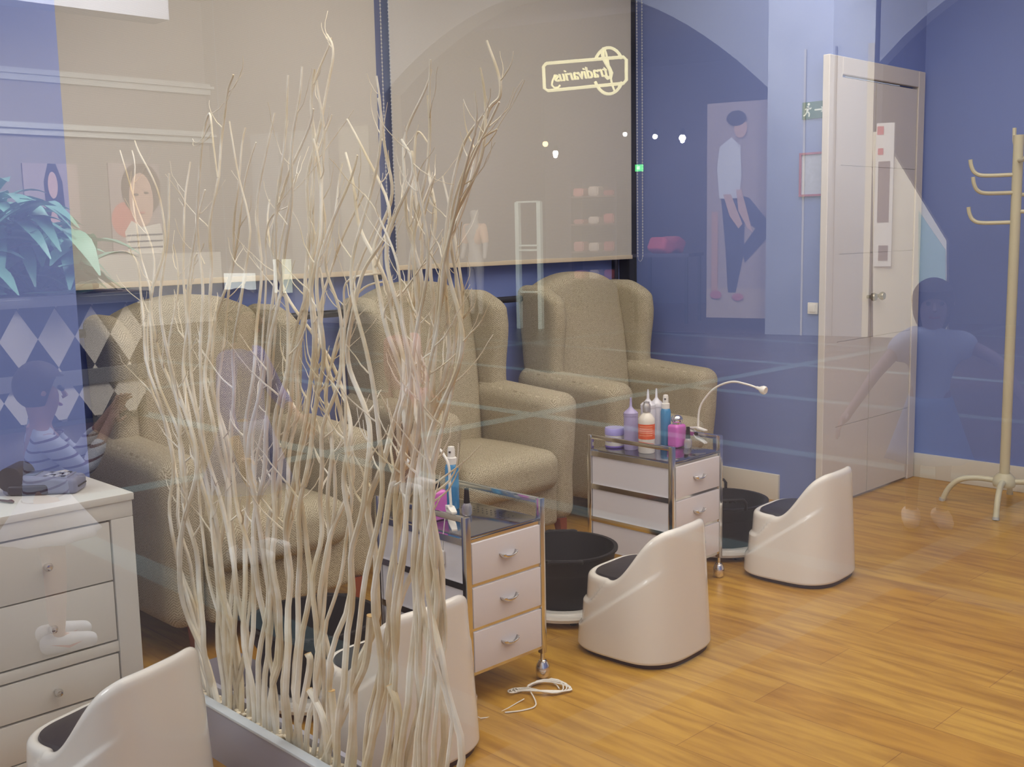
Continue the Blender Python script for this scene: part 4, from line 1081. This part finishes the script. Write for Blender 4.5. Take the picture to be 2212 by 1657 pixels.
def child(virt, h, face, cols, pose, lab, name='person'):
    """virt: mirror-image floor point; face: heading of the mirror image (radians); pose: dict of joint overrides in body frame"""
    t = empty(name, mir(virt)); tag(t, lab, 'person')
    f = Vector((cos(face), sin(face), 0)); f = Vector((-f.x, f.y, 0)); r_ = Vector((f.y, -f.x, 0)); up = Vector((0, 0, 1))
    lean = pose.get('lean', 0)
    def B(a, b, c):                       # right, forward, up in units of the height
        fw = b + lean * max(0, c - .5) ; return (r_ * a + f * fw + up * c) * h
    P = dict(hip=(0, 0, .50), waist=(0, 0, .60), chest=(0, .005, .71), neck=(0, 0, .80), head0=(0, .012, .86), head1=(0, .012, .95),
             lsh=(-.105, 0, .765), rsh=(.105, 0, .765), lel=(-.14, .01, .62), rel=(.14, .01, .62), lwr=(-.15, .06, .49), rwr=(.15, .06, .49),
             lth=(-.055, 0, .47), rth=(.055, 0, .47), lkn=(-.06, .01, .27), rkn=(.06, .01, .27), lan=(-.06, 0, .05), ran=(.06, 0, .05), lto=(-.065, .09, .025), rto=(.065, .09, .025))
    P.update({k: v for k, v in pose.items() if k in P})
    R = dict(hip=(.075, .055), waist=(.065, .05), chest=(.075, .052), neck=.030, head0=(.058, .062), head1=(.066, .07), lsh=.034, rsh=.034, lel=.025, rel=.025, lwr=.018, rwr=.018, lth=.050, rth=.050, lkn=.036, rkn=.036, lan=.024, ran=.024, lto=.02, rto=.02)
    J = {}
    for k in P: rr = R[k]; J[k.replace('lwr', 'lwrist').replace('rwr', 'rwrist')] = (B(*P[k]), tuple(x * h for x in rr) if hasattr(rr, '__len__') else rr * h)
    E = [('hip', 'waist'), ('waist', 'chest'), ('chest', 'neck'), ('neck', 'head0'), ('head0', 'head1'), ('chest', 'lsh'), ('chest', 'rsh'), ('lsh', 'lel'), ('rsh', 'rel'), ('lel', 'lwrist'), ('rel', 'rwrist'), ('hip', 'lth'), ('hip', 'rth'), ('lth', 'lkn'), ('rth', 'rkn'), ('lkn', 'lan'), ('rkn', 'ran'), ('lan', 'lto'), ('ran', 'rto')]
    for s in 'lr': hand(J, E, s, J[s + 'wrist'][0], J[s + 'wrist'][0] - J[s + 'el'][0], .019 * h, f)
    figure('body', t, J, E, cols['skin'])
    hc = B(*P['head1']) ; hu = (B(*P['head1']) - B(*P['neck'])).normalized(); hf = (f - hu * f.dot(hu)).normalized(); hr = hf.cross(hu)
    # hair cap
    bm = bmesh.new(); bmesh.ops.create_uvsphere(bm, u_segments=20, v_segments=14, radius=1)
    for v in bm.verts:
        x, y, z = v.co
        low = cols.get('hairlen', .5)
        if z < 0 and y < .25: z *= low * 2
        if y > .35: z = max(z, .42)
        v.co = hc - hu * .012 * h + (hr * x * .083 + hf * (y * .084 - .008) + hu * z * .086) * h
    frombm('hair', bm, cols['hair'], t)
    # face
    for s in (-1, 1):
        bm = bmesh.new(); bmesh.ops.create_icosphere(bm, subdivisions=2, radius=.009 * h, matrix=Matrix.Translation(hc + (hr * .026 * s + hf * .066 - hu * .022) * h)); frombm('eye', bm, DARKGAP, t)
        bm = bmesh.new(); bmesh.ops.create_icosphere(bm, subdivisions=2, radius=.015 * h, matrix=Matrix.Translation(hc + (hr * .068 * s - hu * .03) * h)); frombm('ear', bm, cols['skin'], t)
    bm = bmesh.new(); tube(bm, [hc + (hf * .066 - hu * .02) * h, hc + (hf * .082 - hu * .048) * h, hc + (hf * .070 - hu * .054) * h], [.006 * h, .010 * h, .006 * h], 8); frombm('nose', bm, cols['skin'], t)
    bm = bmesh.new(); tube(bm, [hc + (hr * -.02 + hf * .062 - hu * .078) * h, hc + (hf * .069 - hu * .08) * h, hc + (hr * .02 + hf * .062 - hu * .078) * h], .005 * h, 6); frombm('mouth', bm, mat('lips', srgb(180, 90, 90), .5), t)
    # clothes
    k1 = 1.0; puff = cols.get('puff', 0)
    JT = {}; q = lambda k, rr: JT.__setitem__(k, (J[k][0], tuple(x * h for x in rr) if hasattr(rr, '__len__') else rr * h))
    q('waist', (.088, .072)); q('chest', (.090, .066)); JT['ntop'] = (B(P['neck'][0], P['neck'][1], P['neck'][2] - .03), (.05 * h, .04 * h)); JT['hem'] = (B(0, 0, .46), (.10 * h, .085 * h))
    q('lsh', .045 + puff); q('rsh', .045 + puff); q('lel', .034); q('rel', .034)
    ET = [('waist', 'chest'), ('chest', 'ntop'), ('waist', 'hem'), ('chest', 'lsh'), ('chest', 'rsh')]
    for s in 'lr':
        m_ = (J[s + 'sh'][0] + J[s + 'el'][0]) / 2
        if puff: JT[s + 'mid'] = (m_, .055 * h); ET += [(s + 'sh', s + 'mid')]; del JT[s + 'el']
        else: ET += [(s + 'sh', s + 'el')]; JT[s + 'fa'] = ((J[s + 'el'][0] * .3 + J[s + 'wrist'][0] * .7), .026 * h); ET += [(s + 'el', s + 'fa')]
    figure('top', t, JT, ET, cols['top'])
    if cols.get('skirt'):
        bm = bmesh.new(); rings = []
        for i in range(7):
            u = i / 6; c = B(0, 0, .54 - cols.get('skirtlen', .26) * u); rr = (.085 + .085 * u) * h
            rings.append([bm.verts.new(c + (r_ * cos(2 * pi * k / 36) + f * sin(2 * pi * k / 36)) * rr * (1 + .05 * u * sin(k * 2 * pi / 36 * 9))) for k in range(36)])
        for a, b in zip(rings, rings[1:]):
            for k in range(36): bm.faces.new((a[k], a[(k + 1) % 36], b[(k + 1) % 36], b[k]))
        o = frombm('skirt', bm, cols['skirt'], t); o.modifiers.new('s', 'SOLIDIFY').thickness = .006
    if cols.get('trousers'):
        JL = {}
        for k, rr in (('hip', (.085, .065)), ('lth', .060), ('rth', .060), ('lkn', .044), ('rkn', .044), ('lan', .036), ('ran', .036)): JL[k] = (J[k][0], tuple(x * h for x in rr) if hasattr(rr, '__len__') else rr * h)
        figure('trousers', t, JL, [('hip', 'lth'), ('hip', 'rth'), ('lth', 'lkn'), ('rth', 'rkn'), ('lkn', 'lan'), ('rkn', 'ran')], cols['trousers'])
    for s in 'lr':
        a, b = J[s + 'an'][0], J[s + 'to'][0]; d = (b - a); d.z = 0; d.normalize(); sd = Vector((-d.y, d.x, 0))
        c = a + d * .03 * h; c.z = .03 * h
        bm = rbox(.075, .19, .062, .028, 5, 3, lambda p: (p[0] * (1 - .15 * (p[1] > .03)), p[1], p[2] * (1 - .35 * ss(.0, .09, p[1]) * (p[2] > 0))))
        for v in bm.verts: co = v.co * h; v.co = c + sd * co.x + d * co.y + up * co.z
        sh = frombm('shoe', bm, cols['shoe'], t)
        if cols.get('flash'):
            bm = bmesh.new()
            for e_ in (-1, 1):
                pp = [(-.06, .010), (.0, .0), (.045, .008), (.0, -.010)]
                bm.faces.new([bm.verts.new(c + sd * e_ * .0385 * h + d * a_ * h + up * b_ * h) for a_, b_ in pp])
            frombm('shoe_flash', bm, cols['flash'], sh, smooth=False)
    return t
SK = MS('skin', (222, 170, 148)); 
def stripes(name, a, b, sc):
    m = mat(name, srgb(*a), .7); nt, ns, L = nodes(m); tc = N(nt, 'ShaderNodeTexCoord'); sx = N(nt, 'ShaderNodeSeparateXYZ'); L.new(tc.outputs['Object'], sx.inputs[0])
    f = math_(nt, 'LESS_THAN', math_(nt, 'PINGPONG', math_(nt, 'ADD', sx.outputs[2], math_(nt, 'MULTIPLY', sx.outputs[0], .2)), sc), sc * .22)
    mx = N(nt, 'ShaderNodeMixRGB'); L.new(f, mx.inputs[0]); mx.inputs[1].default_value = (*srgb(*a), 1); mx.inputs[2].default_value = (*srgb(*b), 1); L.new(mx.outputs[0], ns['Principled BSDF'].inputs['Base Color']); return m
child(onz(125, 1395), .98, radians(-15), dict(skin=SK, hair=MS('hair_brown', (84, 60, 52)), top=stripes('striped_shirt', (240, 240, 246), (120, 70, 90), .018), skirt=MS('white_skirt', (236, 234, 236)), skirtlen=.13, shoe=MS('white_shoe', (244, 244, 244)), flash=MS('shoe_red', (224, 96, 84))),
      dict(lel=(-.13, .12, .64), rel=(.13, .13, .66), lwr=(-.03, .22, .78), rwr=(.05, .23, .80)), 'small child in a striped shirt and white shoes, hands raised to the mouth')
child(onz(545, 1205), 1.16, radians(-60), dict(skin=SK, hair=MS('hair_dark', (70, 52, 44)), hairlen=.75, top=MS('blue_top', (96, 112, 226)), skirt=MS('lavender_skirt', (176, 180, 232)), shoe=MS('white_shoe', (244, 244, 244))),
      dict(lel=(-.22, .05, .60), rel=(.16, .05, .62), lwr=(-.26, .12, .46), rwr=(.10, .16, .54)), 'child in a blue top and lavender skirt, seen among the branches')
child(onz(880, 1060), 1.08, radians(-70), dict(skin=SK, hair=MS('hair_auburn', (104, 66, 56)), hairlen=.8, top=MS('pink_top', (236, 140, 150)), trousers=MS('pink_trousers', (214, 116, 130)), shoe=MS('white_shoe', (244, 244, 244))), {}, 'child dressed in pink standing on the mall floor')
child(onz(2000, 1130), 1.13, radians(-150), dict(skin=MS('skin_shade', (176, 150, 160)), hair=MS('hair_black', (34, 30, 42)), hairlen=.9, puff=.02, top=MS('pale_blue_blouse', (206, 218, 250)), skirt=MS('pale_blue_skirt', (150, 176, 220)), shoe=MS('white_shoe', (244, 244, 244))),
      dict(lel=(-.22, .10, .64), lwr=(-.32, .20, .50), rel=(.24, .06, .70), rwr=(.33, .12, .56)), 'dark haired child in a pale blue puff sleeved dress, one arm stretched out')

# shop dummies in the entrance
for i, (px_, lab) in enumerate(((1028, 'shop dummy in warm light wearing a peach top, inside the store'), )):
    v = onplane(px_, 600, fp(0, 0, 1.2), FD); v.z = 0; t = empty('mannequin', mir(v)); tag(t, lab, 'mannequin')
    hh = 1.95
    J = {'hip': (Vector((0, 0, .98)), (.15, .11)), 'waist': (Vector((0, 0, 1.15)), (.11, .09)), 'chest': (Vector((0, 0, 1.42)), (.16, .11)), 'neck': (Vector((0, 0, 1.60)), .05), 'head': (Vector((0, 0, 1.78)), (.085, .1)),
         'ls': (Vector((0, -.19, 1.50)), .06), 'rs': (Vector((0, .19, 1.50)), .06), 'le': (Vector((0, -.25, 1.22)), .045), 're': (Vector((0, .25, 1.22)), .045), 'lw': (Vector((.05, -.27, .98)), .03), 'rw': (Vector((.05, .27, .98)), .03),
         'lt': (Vector((0, -.09, .90)), .09), 'rt': (Vector((0, .09, .90)), .09), 'lk': (Vector((0, -.10, .50)), .06), 'rk': (Vector((0, .10, .50)), .06), 'la': (Vector((0, -.10, .08)), .04), 'ra': (Vector((0, .10, .08)), .04)}
    E = [('hip', 'waist'), ('waist', 'chest'), ('chest', 'neck'), ('neck', 'head'), ('chest', 'ls'), ('chest', 'rs'), ('ls', 'le'), ('rs', 're'), ('le', 'lw'), ('re', 'rw'), ('hip', 'lt'), ('hip', 'rt'), ('lt', 'lk'), ('rt', 'rk'), ('lk', 'la'), ('rk', 'ra')]
    figure('body', t, J, E, MS('mannequin_skin', (200, 196, 190)))
    J2 = {k: (J[k][0], tuple(x * 1.25 for x in J[k][1]) if hasattr(J[k][1], '__len__') else J[k][1] * 1.35) for k in ('waist', 'chest', 'ls', 'rs', 'le', 're')}
    figure('top', t, J2, [('waist', 'chest'), ('chest', 'ls'), ('chest', 'rs'), ('ls', 'le'), ('rs', 're')], MS('peach_top', (255, 206, 170)))
    lamp('mannequin_spot', 'SPOT', mir(v + Vector((0, 0, 4.0))) + Vector((1.2, 0, 0)), 900, (1, .82, .65), .05, aim=(-.35, 0, -1), spot=radians(32))
# glowing panels added to stand in for a bright lit patch on the wall
a, z1_ = fs(492, 590); b, z0_ = fs(555, 625); t = empty('glow_panel', mir(fp((a + b) / 2, z0_, -.05))); tag(t, 'low glowing white panel added as a bright patch beside the dark doorway opposite', 'glowing panel')
fbox('glow_face', a, b, z0_, z1_, -.1, -.02, mat('lit_patch_glow', (1, 1, 1), .5, emit=(.88, 1, .93), estr=1.5), t); fbox('frame', a + .03, b - .03, z0_ - .05, z0_, -.12, -.02, STEEL, t)
a, z1_ = fs(598, 560); b, z0_ = fs(634, 632); t = empty('glow_panel', mir(fp((a + b) / 2, z0_, -.05))); tag(t, 'narrow glowing pale green panel added as a bright patch, split by a dark bar', 'glowing panel')
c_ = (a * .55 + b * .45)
fbox('glow_face', a, c_ + .04, z0_, z1_, -.1, -.02, mat('lit_patch_glow', (1, 1, 1), .5), t); fbox('glow_face', c_ - .04, b, z0_, z1_, -.1, -.02, mat('lit_patch_glow_green', (1, 1, .9), .5, emit=(.85, 1, .7), estr=1.2), t)
fbox('dark_bar', c_ - .04, c_ + .04, z0_ - .02, z1_, -.14, -.02, BLACKM, t)

# ---- store sign: rounded frame, clef in a ring and lettering, all glowing cream
GLOW = mat('sign_glow', (1, .95, .6), .5, emit=(1, .93, .50), estr=2.6)
v = onplane(1263, 160, fp(0, 0, -.12), FD); t = empty('store_sign', mir(v)); tag(t, 'glowing cream store sign with framed script lettering and a clef', 'sign')
def sp(px, py): return onplane(px, py, fp(0, 0, -.12), FD)
def signtube(name, pts, r=.020):
    bm = bmesh.new(); tube(bm, [sp(*p) for p in pts], r, 6); return mfrom(name, bm, GLOW, t, True)
fr = [(1180, 137), (1347, 123), (1353, 129), (1353, 173), (1347, 180), (1184, 196), (1176, 191), (1174, 144), (1180, 137)]
signtube('frame', fr, .024)
ringp = []
for i in range(41):
    a = 2 * pi * i / 40; ringp.append((1312 + 30 * cos(a), 153 + 48 * sin(a)))
ringp = None
for a0, a1 in ((212, 328), (28, 152)):
    signtube('ring_arc', [(1315 + 33 * cos(radians(a0 + (a1 - a0) * i / 16)), 153 + 50 * sin(radians(a0 + (a1 - a0) * i / 16))) for i in range(17)], .022)
signtube('clef', smoothpath([Vector((x, y, 0)) for x, y in ((1305, 103), (1301, 118), (1308, 135), (1318, 150), (1320, 162), (1313, 168), (1308, 160))], 4) and [(1305, 103), (1301, 112), (1303, 124), (1309, 136), (1316, 147), (1321, 158), (1319, 166), (1313, 169), (1308, 163)], .026)
signtube('clef', [(1305, 103), (1309, 115), (1313, 130), (1318, 160), (1322, 182), (1328, 198), (1334, 196), (1338, 184)], .016)
# lettering as a text that reads correctly on the real facade
cu = bpy.data.curves.new('lettering', 'FONT'); cu.body = 'tradivarius'; cu.size = 1; cu.shear = .35; cu.space_character = 1.02; cu.extrude = .04; cu.offset = .0
to = bpy.data.objects.new('lettering', cu); COL.objects.link(to); bpy.context.view_layer.update()
dg = bpy.context.evaluated_depsgraph_get(); me = bpy.data.meshes.new_from_object(to.evaluated_get(dg)); bpy.data.objects.remove(to)
xs = [q.co.x for q in me.vertices]; x0_, x1_ = min(xs), max(xs)
for q in me.vertices:
    u = (q.co.x - x0_) / (x1_ - x0_); px_ = 1311 - 114 * u; py_ = 165 + 12 * u - q.co.y * 38 * (1 - .1 * u)
    q.co = mir(sp(px_, py_) - FN * q.co.z * .6) - t.location
o = link('lettering', me, GLOW, t, False)
signtube('swash', [(1203, 163), (1197, 166), (1193, 176), (1192, 184), (1197, 189), (1205, 189), (1210, 184)], .014)

# ---- tall poster beside the entrance
q0s, q0z = fs(1508, 690); q1s, q1z = fs(1655, 208)
put = lambda u, v, l: fp(q0s + (q1s - q0s) * u, q0z + (q1z - q0z) * v, .40 - l)
# printed figure: standing person in white jersey, bent knee, outline in board fractions
def rect(a, b, c, d): return [(a, b), (c, b), (c, d), (a, d)]
sh = [('print_floor', MS('poster_floor', (190, 172, 160)), rect(0, 0, 1, .14)),
      ('print_leg', NAVY, [(.22, .58), (.60, .56), (.58, .30), (.46, .12), (.34, .12), (.30, .32)]),
      ('print_leg', NAVY, [(.45, .58), (.66, .56), (.98, .44), (.92, .37), (.60, .26), (.55, .33), (.76, .42), (.5, .47)]),
      ('print_stool', MS('poster_wood', (204, 160, 140)), rect(.08, .12, .18, .5)),
      ('print_top', MS('poster_white', (226, 226, 232)), [(.20, .56), (.16, .70), (.20, .80), (.38, .84), (.52, .80), (.54, .66), (.5, .56)]),
      ('print_arm', SKIN, [(.26, .58), (.38, .58), (.56, .44), (.50, .42), (.36, .48)]), ('print_arm', SKIN, [(.46, .60), (.54, .60), (.72, .40), (.64, .42), (.5, .5)]),
      ('print_face', SKIN, ell(.52, .88, .10, .045)), ('print_hair', DHAIR, ell(.46, .925, .15, .035)),
      ('print_shoe', MS('poster_shoe', (196, 120, 130)), ell(.5, .10, .09, .018)), ('print_shoe', MS('poster_shoe', (196, 120, 130)), ell(.16, .11, .09, .02))]
poster('tall_poster', put, 1.0, 1.0, sh, 'tall poster of a standing person in white top by the store entrance')

# ---- big harlequin planter with a leafy plant
def harl():
    m = mat('harlequin_tiles', (.5, .5, .5), .15); nt, ns, L = nodes(m); tc = N(nt, 'ShaderNodeTexCoord'); sx = N(nt, 'ShaderNodeSeparateXYZ'); L.new(tc.outputs['Object'], sx.inputs[0])
    h_ = math_(nt, 'ADD', math_(nt, 'ADD', sx.outputs[0], sx.outputs[1]), .0)
    a = math_(nt, 'PINGPONG', h_, .14); b = math_(nt, 'PINGPONG', math_(nt, 'MULTIPLY', sx.outputs[2], .62), .14)
    f = math_(nt, 'LESS_THAN', math_(nt, 'ADD', a, b), .14)
    mx = N(nt, 'ShaderNodeMixRGB'); L.new(f, mx.inputs[0]); mx.inputs[1].default_value = (*srgb(214, 204, 190), 1); mx.inputs[2].default_value = (*srgb(28, 28, 50), 1); L.new(mx.outputs[0], ns['Principled BSDF'].inputs['Base Color']); return m
pc = onz(176, 915); px0, py0 = pc.x, pc.y          # nearest corner of the box in the mirror image
t = empty('mall_planter', mir(Vector((px0, py0 + 1.4, 0)))); tag(t, 'large mall planter clad in dark and cream diamonds with steel bands', 'planter')
mbox('clad_box', (px0 - 2.2, px0 + .55, py0, py0 + 3.0, .03, .92), harl(), t, .02)
mbox('rim', (px0 - 2.28, px0 + .63, py0 - .08, py0 + 3.08, .92, 1.0), STEEL, t, .02)
mbox('steel_band', (px0 - 2.22, px0 + .57, py0 - .02, py0 + 3.02, .30, .42), STEEL, t, .005); mbox('kick_band', (px0 - 2.2, px0 + .55, py0, py0 + 3.0, 0, .03), DARKGAP, t)
mbox('soil', (px0 - 2.1, px0 + .45, py0 + .1, py0 + 2.9, .9, 1.005), mat('soil', (.05, .03, .02), .9, bump=.5), t)
LEAF = mat('broad_leaf', srgb(120, 172, 152), .3, noise=.4, scale=4)
pl = empty('leafy_plant', mir(Vector((px0 - .5, py0 + .9, 1.01)))); tag(pl, 'broad leaved green plant filling the diamond clad planter', 'plant')
rl = random.Random(11); bm = bmesh.new()
for i in range(340):
    c = Vector((px0 - .30 + max(-1.1, min(.40, rl.gauss(0, .42))), py0 + .5 + rl.gauss(0, .3), 1.0)); az = rl.uniform(0, 2 * pi); L_ = rl.uniform(.3, .55); wd = L_ * rl.uniform(.13, .2)
    rise = rl.uniform(.05, .85) * (1 - min(1, abs(c.x - px0 + .30) / 1.1)); d = Vector((cos(az), sin(az), 0)); s_ = Vector((-d.y, d.x, 0)); el = rl.uniform(-.2, 1.1)
    o_ = c + Vector((0, 0, rise * .95)); prev = None
    for j in range(7):
        u = j / 6; ctr = o_ + d * L_ * u + Vector((0, 0, L_ * (el * u - .8 * u * u))); ctr.z = max(ctr.z, 1.03); ww = wd * sin(pi * min(.98, u * .9 + .1)) + .003
        row = [bm.verts.new(ctr + s_ * ww), bm.verts.new(ctr - Vector((0, 0, ww * .25))), bm.verts.new(ctr - s_ * ww)]
        if prev: bm.faces.new((prev[0], row[0], row[1], prev[1])); bm.faces.new((prev[1], row[1], row[2], prev[2]))
        prev = row
mfrom('foliage', bm, LEAF, pl, True)
bm = bmesh.new()
for i in range(12): x, y = px0 - .62 + rl.gauss(0, .3), py0 + .9 + rl.gauss(0, .4); tube(bm, [(x, y, 1.03), (x + rl.gauss(0, .05), y, 1.6)], .012, 6)
mfrom('stems', bm, LEAF, pl, True)
